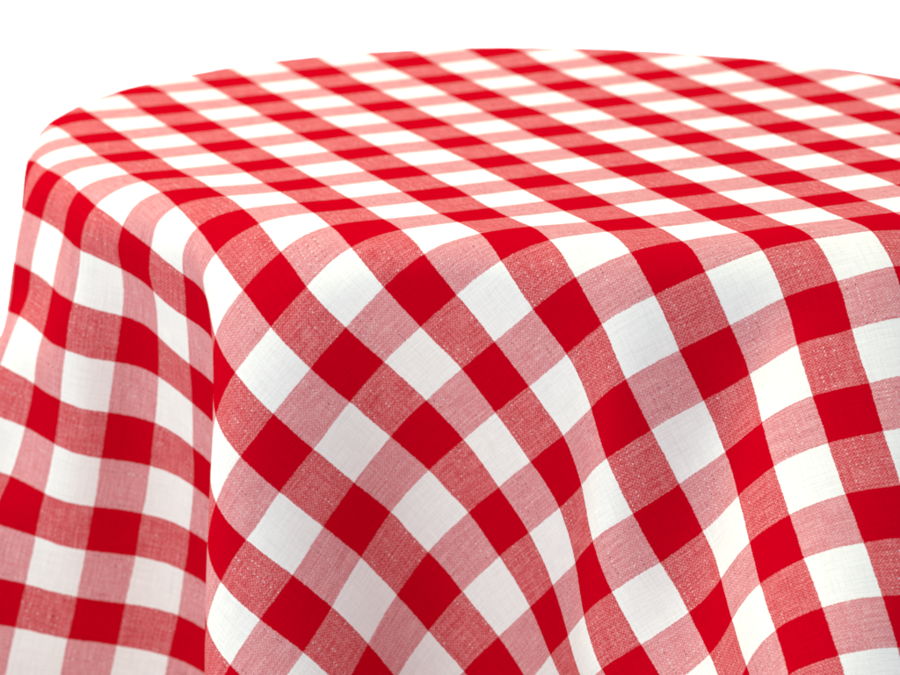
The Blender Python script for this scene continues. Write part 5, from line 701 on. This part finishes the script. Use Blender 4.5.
     -56,29,-22,-54,26,-28,-51,25,-34,-49,24,-38,-46,24,-40,-44,23,-42,-43,23,-41,-42,23,-41,-44,23,-37,-47,24,-34,-49,
     23,-27,-53,24,-18,-56,24,-9,-58,24,2,-59,25,14,-57,25,26,-53,26,35,-47,26,43,-40,25,49,-32,26,52,-26,26,55,-21,
     25,56,-17,25,57,-16,26,56,-17,25,55,-19,26,54,-25,26,49,-32,24,44,-41,22,35,-50,18,24,-58,12,9,-63,4,-5,-63,-4,
     -20,-60,-12,-32,-52,-19,-40,-44,-23,-45,-38,-25,-48,-33,-27,-48,-31,-28,-47,-35,-27,-43,-39,-26,-36,-46,-26,-27,
     -53,-23,-14,-59,-21,-2,-61,-20,10,-60,-18,20,-59,-17,27,-56,-16,30,-54,-16,31,-53,-16,28,-55,-16,24,-57,-17,16,
     -60,-18,6,-60,-20,-4,-59,-24,-15,-56,-27,-25,-50,-32,-32,-42,-36,-38,-32,-40,-40,-23,-44,-41,-15,-48,-40,-7,-49,
     -38,-2,-51,-36,3,-53,-35,7,-53,325,-220,187,120,-104,52,-2,-38,-41,-2,-39,-41),
    (10,2694,2435,-1623,4,-49,32,4,-49,32,-89,-181,-136,-106,-176,-109,3,-56,33,-5,-56,31,-13,-55,28,-21,-54,27,-28,
     -52,25,-33,-49,24,-37,-47,24,-41,-44,23,-41,-42,23,-43,-42,23,-42,-43,23,-40,-44,23,-36,-48,23,-31,-50,24,-24,-54,
     24,-16,-58,24,-4,-59,25,7,-58,24,19,-56,26,29,-50,25,39,-44,26,46,-37,26,51,-29,26,54,-23,26,55,-18,25,57,-15,26,
     57,-14,25,56,-16,26,56,-19,26,53,-24,25,50,-32,25,44,-41,22,35,-50,18,25,-58,12,10,-63,4,-5,-63,-4,-19,-60,-11,
     -32,-53,-18,-40,-44,-23,-45,-37,-26,-48,-32,-27,-49,-31,-28,-48,-31,-27,-45,-37,-27,-39,-43,-26,-31,-51,-25,-20,
     -56,-22,-6,-61,-20,5,-61,-19,17,-59,-17,25,-57,-16,29,-54,-16,31,-54,-16,31,-53,-16,27,-56,-16,22,-58,-18,13,-60,
     -18,3,-60,-21,-8,-59,-25,-18,-54,-28,-27,-48,-33,-34,-40,-37,-39,-30,-41,-40,-21,-45,-41,-14,-47,-40,-9,-49,-40,
     -2,-50,415,-203,251,-5,-39,-35,-4,-39,-34,-2,-42,-40),
    (11,2742,2379,-1627,8,-48,33,-43,-114,-54,-44,-114,-55,5,-51,33,-146,-215,-124,-23,-54,26,-28,-52,25,-32,-49,24,
     -37,-47,24,-40,-44,23,-42,-42,23,-43,-42,23,-43,-41,23,-42,-43,23,-39,-45,23,-34,-49,23,-29,-52,24,-21,-56,24,-11,
     -58,24,0,-59,25,12,-57,25,23,-54,25,34,-48,26,42,-41,26,48,-33,26,52,-26,26,55,-20,26,57,-16,25,57,-14,26,57,-13,
     26,57,-14,26,55,-18,26,54,-25,25,49,-31,25,45,-41,22,35,-50,17,25,-58,13,11,-62,5,-4,-64,-4,-19,-60,-11,-30,-53,
     -18,-40,-45,-22,-45,-37,-26,-48,-32,-27,-50,-29,-28,-49,-29,-28,-47,-34,-28,-42,-40,-27,-35,-48,-25,-24,-54,-23,
     -12,-59,-21,1,-61,-19,13,-61,-18,22,-57,-17,28,-56,-16,31,-53,-16,32,-53,-15,30,-54,-16,26,-57,-17,18,-59,-17,10,
     -60,-20,-1,-60,-22,-10,-58,-25,-21,-52,-29,-29,-46,-34,-35,-38,-38,-39,-29,-42,-41,-22,-44,-42,-15,-46,267,-118,
     154,102,-60,42,-5,-40,-35,-4,-39,-35),
    (12,2798,2325,-1628,3,-46,27,2,-47,28,12,-47,32,12,-47,32,-324,-384,-316,-34,-49,24,-38,-46,23,-40,-44,23,-42,-42,
     23,-44,-41,23,-44,-41,23,-42,-42,23,-41,-43,23,-37,-47,23,-33,-50,24,-25,-53,23,-17,-57,24,-7,-59,25,5,-59,24,16,
     -56,26,28,-52,25,37,-45,26,45,-38,26,50,-30,26,54,-23,26,56,-17,26,57,-14,26,57,-12,26,57,-12,25,57,-13,26,56,-18,
     26,53,-24,26,50,-32,24,44,-41,22,37,-49,18,25,-58,13,11,-62,5,-3,-64,-3,-17,-61,-10,-30,-53,-18,-40,-46,-22,-45,
     -37,-26,-49,-31,-27,-50,-28,-29,-50,-27,-28,-48,-31,-28,-44,-37,-28,-38,-45,-25,-29,-52,-24,-17,-57,-22,-4,-61,
     -20,8,-61,-19,19,-59,-17,26,-56,-16,30,-54,-16,33,-52,-16,32,-54,-15,28,-55,-16,23,-57,-17,16,-59,-18,6,-61,-20,
     -3,-59,-23,-14,-57,-27,-22,-52,-30,-31,-45,-34,-36,-36,-38,-40,-30,-40,332,-101,223,-7,-38,-37,-6,-38,-38,-5,-40,
     -35),
    (14,2848,2226,-1615,9,-50,31,10,-49,31,-86,-134,-65,-318,-313,-242,-41,-43,23,-44,-41,22,-44,-40,23,-44,-40,23,-44,
     -41,23,-43,-42,23,-39,-45,23,-36,-48,23,-29,-51,24,-22,-56,23,-13,-57,24,-2,-59,25,10,-59,25,21,-54,25,31,-49,26,
     41,-43,26,47,-34,26,52,-27,26,55,-20,26,56,-15,26,57,-12,26,58,-11,26,57,-11,26,57,-13,26,56,-18,26,54,-24,26,50,
     -31,24,44,-41,22,37,-49,18,25,-57,13,13,-63,5,-3,-63,-2,-16,-61,-10,-30,-54,-17,-38,-46,-22,-45,-38,-26,-49,-30,
     -27,-51,-27,-29,-51,-26,-29,-49,-29,-28,-47,-34,-28,-41,-41,-27,-32,-49,-25,-22,-56,-22,-9,-59,-21,3,-61,-19,15,
     -60,-18,23,-57,-16,29,-55,-16,32,-53,-16,33,-53,-16,31,-53,-15,27,-56,-16,21,-58,-18,13,-60,-18,3,-60,-21,-6,-59,
     -24,-15,-57,-26,-23,-52,-29,88,-81,64,81,-47,43,82,-48,43,-7,-38,-36,-8,-38,-36),
    (15,2900,2168,-1627,6,-51,30,4,-49,26,4,-49,26,-280,-217,-170,-270,-224,-159,-46,-39,22,-45,-39,23,-44,-41,23,-41,
     -43,23,-38,-46,23,-33,-49,23,-26,-54,24,-19,-56,24,-8,-59,24,3,-59,24,14,-57,26,26,-52,25,35,-47,26,44,-39,26,49,
     -31,26,53,-24,27,56,-18,26,57,-13,26,58,-10,26,57,-10,26,58,-10,26,57,-13,26,56,-17,26,53,-24,25,50,-31,25,45,-41,
     22,37,-49,18,26,-57,13,13,-62,6,-1,-64,-2,-16,-61,-10,-29,-55,-16,-38,-46,-22,-45,-38,-25,-49,-30,-28,-50,-27,-29,
     -52,-24,-29,-50,-26,-29,-49,-31,-28,-43,-38,-28,-37,-46,-25,-26,-53,-24,-14,-59,-22,-2,-61,-19,10,-60,-18,20,-58,
     -17,27,-56,-16,31,-54,-16,34,-52,-16,32,-53,-15,30,-54,-16,25,-56,-17,19,-59,-17,10,-60,-19,1,-61,-21,-6,-59,-23,
     93,-86,67,151,-70,131,-5,-45,-33,-5,-46,-33,-8,-38,-34),
    (16,2948,2114,-1637,7,-50,27,6,-51,27,-138,-135,-74,-138,-134,-73,-19,-42,26,-411,-216,-185,-43,-42,23,-40,-44,23,
     -36,-48,23,-30,-52,24,-22,-55,23,-14,-57,24,-3,-59,24,7,-59,25,19,-55,26,30,-51,25,39,-43,26,46,-36,27,51,-29,26,
     54,-21,26,56,-15,26,58,-12,26,58,-9,26,57,-8,26,58,-10,26,57,-12,27,56,-17,26,54,-24,25,50,-31,25,45,-40,22,37,
     -49,18,27,-56,13,13,-62,6,0,-64,-1,-15,-62,-9,-28,-55,-16,-37,-47,-22,-45,-38,-25,-49,-31,-28,-51,-25,-28,-52,-24,
     -30,-51,-24,-29,-50,-28,-29,-45,-35,-28,-40,-42,-27,-31,-51,-24,-19,-56,-23,-7,-61,-20,5,-60,-19,16,-60,-17,25,
     -57,-17,29,-54,-15,33,-53,-16,34,-52,-16,32,-53,-15,29,-55,-16,24,-57,-17,16,-59,-17,10,-61,-19,106,-125,88,72,
     -56,53,73,-56,52,-4,-45,-34),
    (18,3008,2008,-1621,4,-53,22,4,-52,23,6,-46,26,6,-47,26,-446,-206,-186,-427,-221,-192,-32,-50,23,-26,-53,23,-18,
     -57,23,-9,-59,24,1,-59,25,13,-57,25,23,-54,26,34,-48,25,41,-41,27,49,-33,26,52,-25,26,55,-19,27,57,-13,26,58,-10,
     26,58,-8,26,58,-8,26,57,-9,26,57,-12,26,56,-17,26,54,-23,26,51,-31,24,45,-39,23,37,-49,18,27,-56,13,15,-62,7,0,
     -64,-1,-14,-62,-9,-27,-55,-15,-37,-48,-21,-44,-38,-26,-49,-31,-27,-51,-25,-29,-52,-22,-30,-52,-23,-29,-51,-26,-30,
     -48,-32,-28,-42,-39,-27,-35,-47,-26,-24,-55,-23,-12,-59,-22,0,-61,-19,12,-60,-18,21,-58,-17,27,-55,-16,32,-54,-15,
     34,-52,-16,34,-52,-15,32,-53,-16,30,-54,-15,341,-209,280,-11,-43,-26,-12,-42,-25,-5,-43,-25,-6,-43,-25),
    (20,3061,1900,-1620,5,-49,25,5,-48,24,-221,-127,-82,-221,-127,-82,-9,-53,24,-534,-238,-205,-11,-58,24,-4,-60,24,
     7,-58,25,17,-56,25,28,-52,26,37,-45,26,44,-38,26,50,-30,26,54,-23,27,56,-16,26,57,-12,26,58,-9,26,58,-7,26,58,-7,
     26,57,-8,27,58,-12,26,56,-17,26,54,-22,26,50,-31,24,46,-39,22,37,-48,19,28,-56,14,16,-62,7,1,-64,-1,-13,-62,-8,
     -27,-56,-15,-36,-48,-21,-44,-39,-25,-49,-31,-28,-52,-24,-29,-52,-22,-30,-53,-21,-29,-51,-23,-30,-49,-29,-29,-45,
     -37,-28,-38,-44,-26,-28,-51,-25,-18,-58,-22,-4,-60,-20,6,-61,-18,17,-60,-17,24,-56,-17,30,-55,-15,34,-52,-16,35,
     -51,-15,231,-160,144,107,-86,62,107,-86,62,-9,-42,-26,-10,-41,-25,-4,-46,-28),
    (22,3114,1795,-1617,4,-47,21,3,-47,21,6,-52,24,5,-52,24,-532,-238,-194,-528,-243,-206,14,-57,25,22,-55,25,31,-50,
     26,41,-41,26,47,-35,27,51,-27,26,55,-20,26,56,-15,27,58,-10,26,58,-8,26,58,-6,26,58,-7,26,58,-8,26,57,-12,26,56,
     -16,27,54,-22,25,51,-31,25,46,-38,22,38,-48,19,28,-55,14,17,-62,8,1,-64,0,-12,-62,-8,-26,-56,-15,-36,-49,-21,-44,
     -39,-25,-48,-31,-27,-52,-25,-29,-53,-20,-30,-52,-20,-30,-53,-21,-30,-50,-27,-30,-46,-33,-28,-41,-42,-27,-33,-48,
     -25,-22,-56,-23,-10,-59,-21,2,-61,-19,11,-61,-18,21,-58,-17,26,-56,-16,586,-268,352,-10,-46,-21,-10,-45,-21,-4,
     -46,-27,-3,-45,-27,-8,-41,-25),
    (24,3163,1686,-1615,5,-49,21,6,-49,21,-264,-144,-88,-264,-144,-87,17,-52,21,17,-52,21,-524,-262,-203,45,-36,26,49,
     -32,26,52,-25,27,56,-17,26,57,-13,26,58,-10,26,58,-6,26,58,-6,27,58,-6,26,58,-8,26,57,-12,26,56,-15,26,55,-23,26,
     51,-29,25,46,-38,22,39,-47,20,29,-55,14,17,-62,8,2,-63,0,-12,-63,-8,-25,-57,-14,-35,-49,-21,-44,-39,-24,-49,-31,
     -28,-51,-25,-29,-53,-19,-30,-53,-19,-30,-53,-20,-30,-51,-24,-30,-48,-31,-29,-43,-38,-28,-37,-46,-26,-28,-52,-24,
     -14,-59,-22,-3,-61,-19,4,-61,-19,351,-187,194,160,-106,71,160,-105,70,-9,-49,-23,-10,-49,-22,-3,-43,-26),
    (24,3205,1671,-1655,5,-46,18,5,-46,18,5,-50,19,5,-50,18,6,-51,19,6,-51,19,5,-52,15,4,-53,15,-446,-208,-184,-473,
     -233,-191,57,-14,27,57,-11,26,58,-9,26,58,-6,26,58,-5,26,58,-6,26,58,-8,26,57,-11,27,57,-15,26,54,-22,26,51,-29,
     25,47,-38,22,39,-46,20,30,-55,14,18,-61,9,3,-63,0,-11,-63,-7,-25,-57,-14,-35,-50,-20,-43,-40,-25,-49,-31,-28,-52,
     -23,-29,-53,-20,-30,-53,-17,-30,-54,-18,-31,-51,-23,-30,-50,-28,-29,-45,-36,-28,-39,-43,-26,-34,-48,-26,349,-198,
     196,347,-214,166,-2,-48,-16,-2,-48,-15,-7,-43,-22,-6,-44,-21,-9,-52,-24),
)
OX, OY = 8.11, 5.22        # table centre, in checks
AXL = ((.5165, -.8563), (.8563, .5165))
RA, RB = 11.05, 8.8         # half lengths of the oval top, in checks


def nodes():
    P = np.zeros((NI, NJ, 3))
    for i, row in enumerate(DRAPE):
        if len(row) > 1:
            d = np.array(row[1:], float).reshape(-1, 3).cumsum(0) / 128.0
            P[i, row[0]:row[0] + len(d)] = d
    return P


def link(name, me, mat=None, parent=None):
    o = bpy.data.objects.new(name, me)
    COL.objects.link(o)
    if mat:
        me.materials.append(mat)
    if parent:
        o.parent = parent
    return o


def mesh(name, v, f, smooth=True):
    me = bpy.data.meshes.new(name)
    me.from_pydata([tuple(map(float, p)) for p in v], [], f)
    if smooth:
        me.polygons.foreach_set('use_smooth', [True] * len(me.polygons))
    me.update()
    return me


# ---------------------------------------------------------------- node helper
class NT:
    def __init__(self, name):
        self.m = bpy.data.materials.new(name)
        self.m.use_nodes = True
        self.t = self.m.node_tree
        self.b = self.t.nodes['Principled BSDF']

    def n(self, kind, **kw):
        x = self.t.nodes.new(kind)
        for k, v in kw.items():
            setattr(x, k, v)
        return x

    def put(self, sock, v):
        if isinstance(v, bpy.types.NodeSocket):
            self.t.links.new(v, sock)
        else:
            sock.default_value = v

    def math(self, op, a, b=0.0, c=0.0):
        x = self.n('ShaderNodeMath', operation=op)
        self.put(x.inputs[0], a); self.put(x.inputs[1], b); self.put(x.inputs[2], c)
        return x.outputs[0]

    def smooth(self, v, lo, hi):
        x = self.n('ShaderNodeMapRange', interpolation_type='SMOOTHSTEP')
        self.put(x.inputs['Value'], v); x.inputs['From Min'].default_value = lo; x.inputs['From Max'].default_value = hi
        return x.outputs[0]

    def mix(self, f, a, b):
        x = self.n('ShaderNodeMix', data_type='RGBA')
        self.put(x.inputs[0], f); self.put(x.inputs[6], a); self.put(x.inputs[7], b)
        return x.outputs[2]

    def xyz(self, a, b, c=0.0):
        x = self.n('ShaderNodeCombineXYZ')
        self.put(x.inputs[0], a); self.put(x.inputs[1], b); self.put(x.inputs[2], c)
        return x.outputs[0]

    def white(self, vec):
        x = self.n('ShaderNodeTexWhiteNoise', noise_dimensions='3D')
        self.put(x.inputs['Vector'], vec)
        return x.outputs['Value']

    def noise(self, vec, scale=1.0, detail=2.0):
        x = self.n('ShaderNodeTexNoise')
        self.put(x.inputs['Vector'], vec); x.inputs['Scale'].default_value = scale; x.inputs['Detail'].default_value = detail
        return x.outputs[0]


# ---------------------------------------------------------------- gingham cloth material
def gingham():
    k = NT('gingham_cotton')
    uvn = k.n('ShaderNodeUVMap', uv_map='weave')
    sp = k.n('ShaderNodeSeparateXYZ')
    k.t.links.new(uvn.outputs[0], sp.inputs[0])
    u, v = sp.outputs[0], sp.outputs[1]
    M = k.math
    # yarns wander a little, so the edges of the stripes are not ruler straight
    fz = M('MULTIPLY', M('SUBTRACT', k.noise(k.xyz(M('MULTIPLY', u, .7), M('MULTIPLY', v, .7)), 1.0, 3), .5), .09)
    tu = M('MULTIPLY', M('SUBTRACT', k.white(k.xyz(M('FLOOR', M('MULTIPLY', v, 30)), 1.0)), .5), .012)
    tv = M('MULTIPLY', M('SUBTRACT', k.white(k.xyz(M('FLOOR', M('MULTIPLY', u, 30)), 2.0)), .5), .012)
    ua = M('ADD', M('ADD', u, fz), tu)
    va = M('ADD', M('ADD', v, fz), tv)

    def stripe(x, w):      # 1 on the red yarns, period two checks
        r = M('FLOORED_MODULO', x, 2.0)
        return M('MULTIPLY', k.smooth(r, .0, .02), M('SUBTRACT', 1.0, k.smooth(r, w, w + .02)))
    A = stripe(ua, .965)
    B = stripe(va, .965)
    # plain weave: which yarn lies on top
    N = 31.0
    s = M('MULTIPLY', M('MULTIPLY', M('SINE', M('MULTIPLY', u, N * math.pi)), M('SINE', M('MULTIPLY', v, N * math.pi))), .55)
    yarn_u = M('SUBTRACT', k.noise(k.xyz(M('MULTIPLY', u, 26), M('MULTIPLY', v, 1.6)), 1.0, 2), .5)
    yarn_v = M('SUBTRACT', k.noise(k.xyz(M('MULTIPLY', u, 1.6), M('MULTIPLY', v, 26), 4.0), 1.0, 2), .5)
    fine = M('SUBTRACT', k.noise(k.xyz(M('MULTIPLY', u, 24), M('MULTIPLY', v, 34), 7.0), 1.0, 1), .5)
    s = M('ADD', s, M('MULTIPLY', yarn_u, 1.9))
    s = M('SUBTRACT', s, M('MULTIPLY', yarn_v, 2.0))
    s = M('ADD', s, M('MULTIPLY', fine, 3.0))
    w = k.smooth(s, -1.5, 1.0)
    # slub yarns every fifth of a check, showing as rows of tiny dots
    def slubs(a, b, na, nb, seed):
        ca = M('MULTIPLY', a, na); cb = M('MULTIPLY', b, nb)
        ia = M('FLOOR', ca); fa = M('FRACT', ca)
        keep_row = M('MULTIPLY', M('GREATER_THAN', k.white(k.xyz(ia, seed)), .45), k.smooth(k.noise(k.xyz(M('MULTIPLY', a, 1.7), M('MULTIPLY', b, 1.1), seed), 1.0, 1), .38, .6))
        ofs = k.white(k.xyz(ia, seed + 5))
        cb = M('ADD', cb, ofs)
        ib = M('FLOOR', cb); fb = M('FRACT', cb)
        line = M('LESS_THAN', M('ABSOLUTE', M('SUBTRACT', fa, .5)), .5 * na / 46.0)
        dot = M('LESS_THAN', M('ABSOLUTE', M('SUBTRACT', fb, .5)), .5 * nb / 38.0)
        rnd = M('MULTIPLY', k.white(k.xyz(ia, ib, seed + 9)), 1.0)
        on = M('MULTIPLY', M('MULTIPLY', line, dot), keep_row)
        return (M('MULTIPLY', on, M('MULTIPLY', M('GREATER_THAN', rnd, .62), .75)),
                M('MULTIPLY', on, M('LESS_THAN', rnd, .3)), M('MULTIPLY', line, keep_row))
    white_dot1, dark1, line1 = slubs(u, v, 6.0, 13.0, 11.0)
    white_dot2, dark2, line2 = slubs(v, u, 7.0, 9.0, 31.0)
    white_dot = M('MAXIMUM', white_dot1, M('MULTIPLY', white_dot2, .6))  # white yarn coming to the surface as pale dots
    dark = M('MAXIMUM', dark1, M('MULTIPLY', dark2, .5))
    RED = (.50, .0, .010, 1); WHITE = (.81, .81, .78, 1)
    halfA = k.mix(w, (.73, .27, .275, 1), (.53, .04, .052, 1))     # red warp over white weft
    halfB = k.mix(w, (.75, .44, .445, 1), (.60, .18, .195, 1))       # white warp over red weft
    mixed = M('ABSOLUTE', M('SUBTRACT', A, B))
    halfA = k.mix(white_dot, halfA, WHITE); halfB = k.mix(white_dot, halfB, WHITE)
    halfA = k.mix(M('MULTIPLY', dark, .5), halfA, (.3, .0, .01, 1)); halfB = k.mix(M('MULTIPLY', dark, .75), halfB, (.22, .01, .03, 1))
    col = k.mix(B, k.mix(A, WHITE, halfA), k.mix(A, halfB, RED))
    # yarn to yarn tone
    tone = M('ADD', 1.0, M('ADD', M('MULTIPLY', fine, .16), M('ADD', M('MULTIPLY', yarn_u, .16), M('MULTIPLY', yarn_v, .2))))
    tone = M('SUBTRACT', tone, M('MULTIPLY', M('ADD', line1, line2), .045))
    vm = k.n('ShaderNodeVectorMath', operation='SCALE')
    k.t.links.new(col, vm.inputs[0]); k.t.links.new(tone, vm.inputs[3])
    k.t.links.new(vm.outputs[0], k.b.inputs['Base Color'])
    k.b.inputs['Roughness'].default_value = .85
    k.b.inputs['Specular IOR Level'].default_value = .0
    k.b.inputs['Sheen Weight'].default_value = .0
    k.b.inputs['Sheen Roughness'].default_value = .5
    hgt = M('ADD', M('MULTIPLY', s, .3), M('ADD', M('MULTIPLY', line1, .5), M('MULTIPLY', line2, .5)))
    bp = k.n('ShaderNodeBump')
    bp.inputs['Strength'].default_value = .35
    bp.inputs['Distance'].default_value = .00018
    k.t.links.new(hgt, bp.inputs['Height'])
    k.t.links.new(bp.outputs[0], k.b.inputs['Normal'])
    return k.m


def plain(name, col, rough=.7, grain=0.0):
    k = NT(name)
    g = k.n('ShaderNodeTexNoise'); g.inputs['Scale'].default_value = 6.0; g.inputs['Detail'].default_value = 5.0
    tc = k.n('ShaderNodeTexCoord'); k.t.links.new(tc.outputs['Object'], g.inputs['Vector'])
    c2 = tuple(x * (1 - grain) for x in col[:3]) + (1,)
    k.t.links.new(k.mix(g.outputs[0], col, c2), k.b.inputs['Base Color'])
    k.b.inputs['Roughness'].default_value = rough
    return k.m


# ---------------------------------------------------------------- tablecloth
def ell(p):
    a = np.array(AXL); w = p @ a.T; ab = np.array([RA, RB])
    k0 = np.sqrt(((w / ab) ** 2).sum(-1)) + 1e-9
    gk = w / ab ** 2; k1 = np.sqrt((gk ** 2).sum(-1)) + 1e-9
    return (k0 - 1) * k0 / k1, (gk / k1[..., None]) @ a


def bspline(P, x, axis):   # cubic B-spline interpolation along one axis at float positions x
    i = np.clip(np.floor(x).astype(int), 1, P.shape[axis] - 3)
    t = x - i
    W = [(1 - t) ** 3 / 6, (3 * t ** 3 - 6 * t ** 2 + 4) / 6, (-3 * t ** 3 + 3 * t ** 2 + 3 * t + 1) / 6, t ** 3 / 6]
    out = 0
    for q in range(4):
        out = out + np.take(P, i + q - 1, axis=axis) * (W[q][:, None, None] if axis == 0 else W[q][None, :, None])
    return out


def bspline_pts(P, a, b):
    def wt(t):
        return [(1 - t) ** 3 / 6, (3 * t ** 3 - 6 * t ** 2 + 4) / 6, (-3 * t ** 3 + 3 * t ** 2 + 3 * t + 1) / 6, t ** 3 / 6]
    ia = np.clip(np.floor(a).astype(int), 1, P.shape[0] - 3); ib = np.clip(np.floor(b).astype(int), 1, P.shape[1] - 3)
    wa, wb = wt(a - ia), wt(b - ib)
    out = 0
    for q in range(4):
        for r in range(4):
            out = out + P[ia + q - 1, ib + r - 1] * (wa[q] * wb[r])[:, None]
    return out


def tablecloth():
    P = nodes()
    step = 1 / 8
    n = int((NI - 1) * .5 / step) + 1
    m = int((NJ - 1) * .5 / step) + 1
    U, V = np.meshgrid(I0 + np.arange(n) * step, J0 + np.arange(m) * step, indexing='ij')
    d, nr = ell(np.stack([U - OX, -V - OY], -1))
    HEM = 13.0
    ins = d < HEM
    fi = ins[:-1, :-1] | ins[1:, :-1] | ins[:-1, 1:] | ins[1:, 1:]
    over = np.where(d > HEM, d - HEM, 0)               # pull the outermost nodes back onto the hem line
    U = U - nr[..., 0] * over; V = V + nr[..., 1] * over
    idx = -np.ones((n, m), int)
    ii, jj = np.nonzero(fi)
    use = np.zeros((n, m), bool)
    for a in (0, 1):
        for b in (0, 1):
            use[ii + a, jj + b] = True
    idx[use] = np.arange(use.sum())
    u, v = U[use], V[use]
    X = bspline_pts(P, (u - I0) * 2, (v - J0) * 2)
    X = X * CELL + np.array([0, 0, TOP + .001])
    F = np.stack([idx[ii, jj], idx[ii, jj + 1], idx[ii + 1, jj + 1], idx[ii + 1, jj]], 1)
    me = bpy.data.meshes.new('tablecloth')
    me.vertices.add(len(X)); me.vertices.foreach_set('co', X.ravel())
    me.loops.add(F.size); me.loops.foreach_set('vertex_index', F.ravel())
    me.polygons.add(len(F)); me.polygons.foreach_set('loop_start', np.arange(len(F)) * 4)
    me.polygons.foreach_set('use_smooth', np.ones(len(F), bool))
    me.update(calc_edges=True)
    uv = me.uv_layers.new(name='weave')
    uv.data.foreach_set('uv', np.stack([u[F.ravel()], v[F.ravel()]], 1).ravel())
    o = link('tablecloth', me, gingham())
    o['label'] = 'red and white gingham tablecloth hanging in soft folds from a rounded table edge'
    o['category'] = 'tablecloth'
    return o


tablecloth()


# ---------------------------------------------------------------- table under the cloth
def lathe(prof, sx, sy, rot, n=96):
    v, f = [], []
    for r, z in prof:
        for q in range(n):
            a = 2 * math.pi * q / n
            x, y = math.cos(a) * r * sx, math.sin(a) * r * sy
            v.append((x * math.cos(rot) - y * math.sin(rot), x * math.sin(rot) + y * math.cos(rot), z))
    for p in range(len(prof) - 1):
        for q in range(n):
            f.append((p * n + q, p * n + (q + 1) % n, (p + 1) * n + (q + 1) % n, (p + 1) * n + q))
    f.append(tuple(range(n))[::-1])
    f.append(tuple((len(prof) - 1) * n + q for q in range(n)))
    return v, f


def table():
    t = bpy.data.objects.new('dining_table', None)
    COL.objects.link(t)
    t.location = (OX * CELL, OY * CELL, 0)
    t['label'] = 'oval pedestal table hidden beneath the checked cloth'
    t['category'] = 'table'
    wood = plain('painted_wood', (.75, .74, .72, 1), .5, .1)
    rot = math.atan2(-.8563, .5165)
    prof = [(.90, TOP - .032), (.955, TOP - .031), (.985, TOP - .024), (.992, TOP - .018), (.985, TOP - .011), (.955, TOP - .005), (.90, TOP - .004)]
    link('tabletop', mesh('tabletop', *lathe(prof, RA * CELL * .985, RB * CELL * .985, rot)), wood, t)
    link('pedestal', mesh('pedestal', *lathe([(.06, .032), (.045, .06), (.035, .2), (.05, .45), (.04, .6), (.09, .70), (.1, TOP - .034)], 1, 1, 0, 48)), wood, t)
    link('base', mesh('base', *lathe([(.26, 0.002), (.26, .018), (.24, .026), (.08, .034)], 1, 1, 0, 64)), wood, t)


table()


# ---------------------------------------------------------------- white studio sweep
def sweep():
    v, f = [], []
    y0, y1, R, H, W = -4.0, 5.5, 1.6, 4.5, 6.0
    prof = [(y0, 0), (y1 - R, 0)] + [(y1 - R + R * math.sin(a), R - R * math.cos(a)) for a in [math.pi / 2 * q / 16 for q in range(1, 17)]] + [(y1, H)]
    # the sweep runs square to the view
    a = math.atan2(-(OX * CELL - CAM[0]), OY * CELL - CAM[1])
    for y, z in prof:
        for x in (-W, W):
            v.append((OX * CELL + x * math.cos(a) - y * math.sin(a), OY * CELL + x * math.sin(a) + y * math.cos(a), z))
    for i in range(len(prof) - 1):
        f.append((2 * i, 2 * i + 1, 2 * i + 3, 2 * i + 2))
    o = link('backdrop', mesh('backdrop', v, f), plain('white_paper', (.92, .92, .92, 1), .9, .01))
    o['kind'] = 'structure'


CAM = [-0.84139, -2.60319, 0.64859]
sweep()


# ---------------------------------------------------------------- light
wd = bpy.data.worlds.new('World'); SC.world = wd; wd.use_nodes = True
wd.node_tree.nodes['Background'].inputs[0].default_value = (.90, .935, 1.02, 1)
wd.node_tree.nodes['Background'].inputs[1].default_value = .76


# directions in the view: right, forward (level), up
a = math.atan2(-(OX * CELL - CAM[0]), OY * CELL - CAM[1])
RT = np.array([math.cos(a), math.sin(a), 0]); FW = np.array([-math.sin(a), math.cos(a), 0]); UP = np.array([0, 0, 1.])
C0 = np.array([OX * CELL, OY * CELL, TOP])


def softbox(name, r, fwd, up, size, power, col=(1, 1, 1), aim=(0, 0, 0), spread=180):
    from mathutils import Vector
    L = bpy.data.lights.new(name, 'AREA'); L.shape = 'DISK'; L.size = size; L.energy = power; L.color = col; L.spread = math.radians(spread)
    o = bpy.data.objects.new(name, L); COL.objects.link(o)
    p = C0 + RT * r + FW * fwd + UP * up
    tgt = C0 + RT * aim[0] + FW * aim[1] + UP * aim[2]
    o.location = p
    o.rotation_euler = Vector(tgt - p).to_track_quat('-Z', 'Y').to_euler()


softbox('softbox_key', -1.15, .45, 2.6, 1.2, 66, (1.0, .97, .66))
softbox('softbox_front', -2.2, -1.9, 1.0, 1.1, 22, (1.0, .99, .985))
softbox('softbox_backdrop', 0, 1.8, 3.0, 2.5, 160, (1, 1, 1), (0, 3.8, -.75), 80)

# ---------------------------------------------------------------- camera
from mathutils import Matrix
cd = bpy.data.cameras.new('camera'); cam = bpy.data.objects.new('camera', cd); COL.objects.link(cam)
Rm = [[0.929268, 0.125697, -0.347362], [-0.367758, 0.226087, -0.902019], [-0.034847, 0.965963, 0.256321]]
cam.matrix_world = Matrix(((Rm[0][0], Rm[0][1], Rm[0][2], CAM[0]), (Rm[1][0], Rm[1][1], Rm[1][2], CAM[1]),
                           (Rm[2][0], Rm[2][1], Rm[2][2], CAM[2] + TOP), (0, 0, 0, 1)))
cd.sensor_width = 36
cd.lens = 4000.0 / 900 * 36
cd.clip_end = 100
cd.dof.use_dof = True
cd.dof.focus_distance = 2.70
cd.dof.aperture_fstop = 9
SC.camera = cam
SC.view_settings.view_transform = 'Standard'
SC.view_settings.look = 'None'
SC.view_settings.exposure = 0
SC.view_settings.gamma = 1
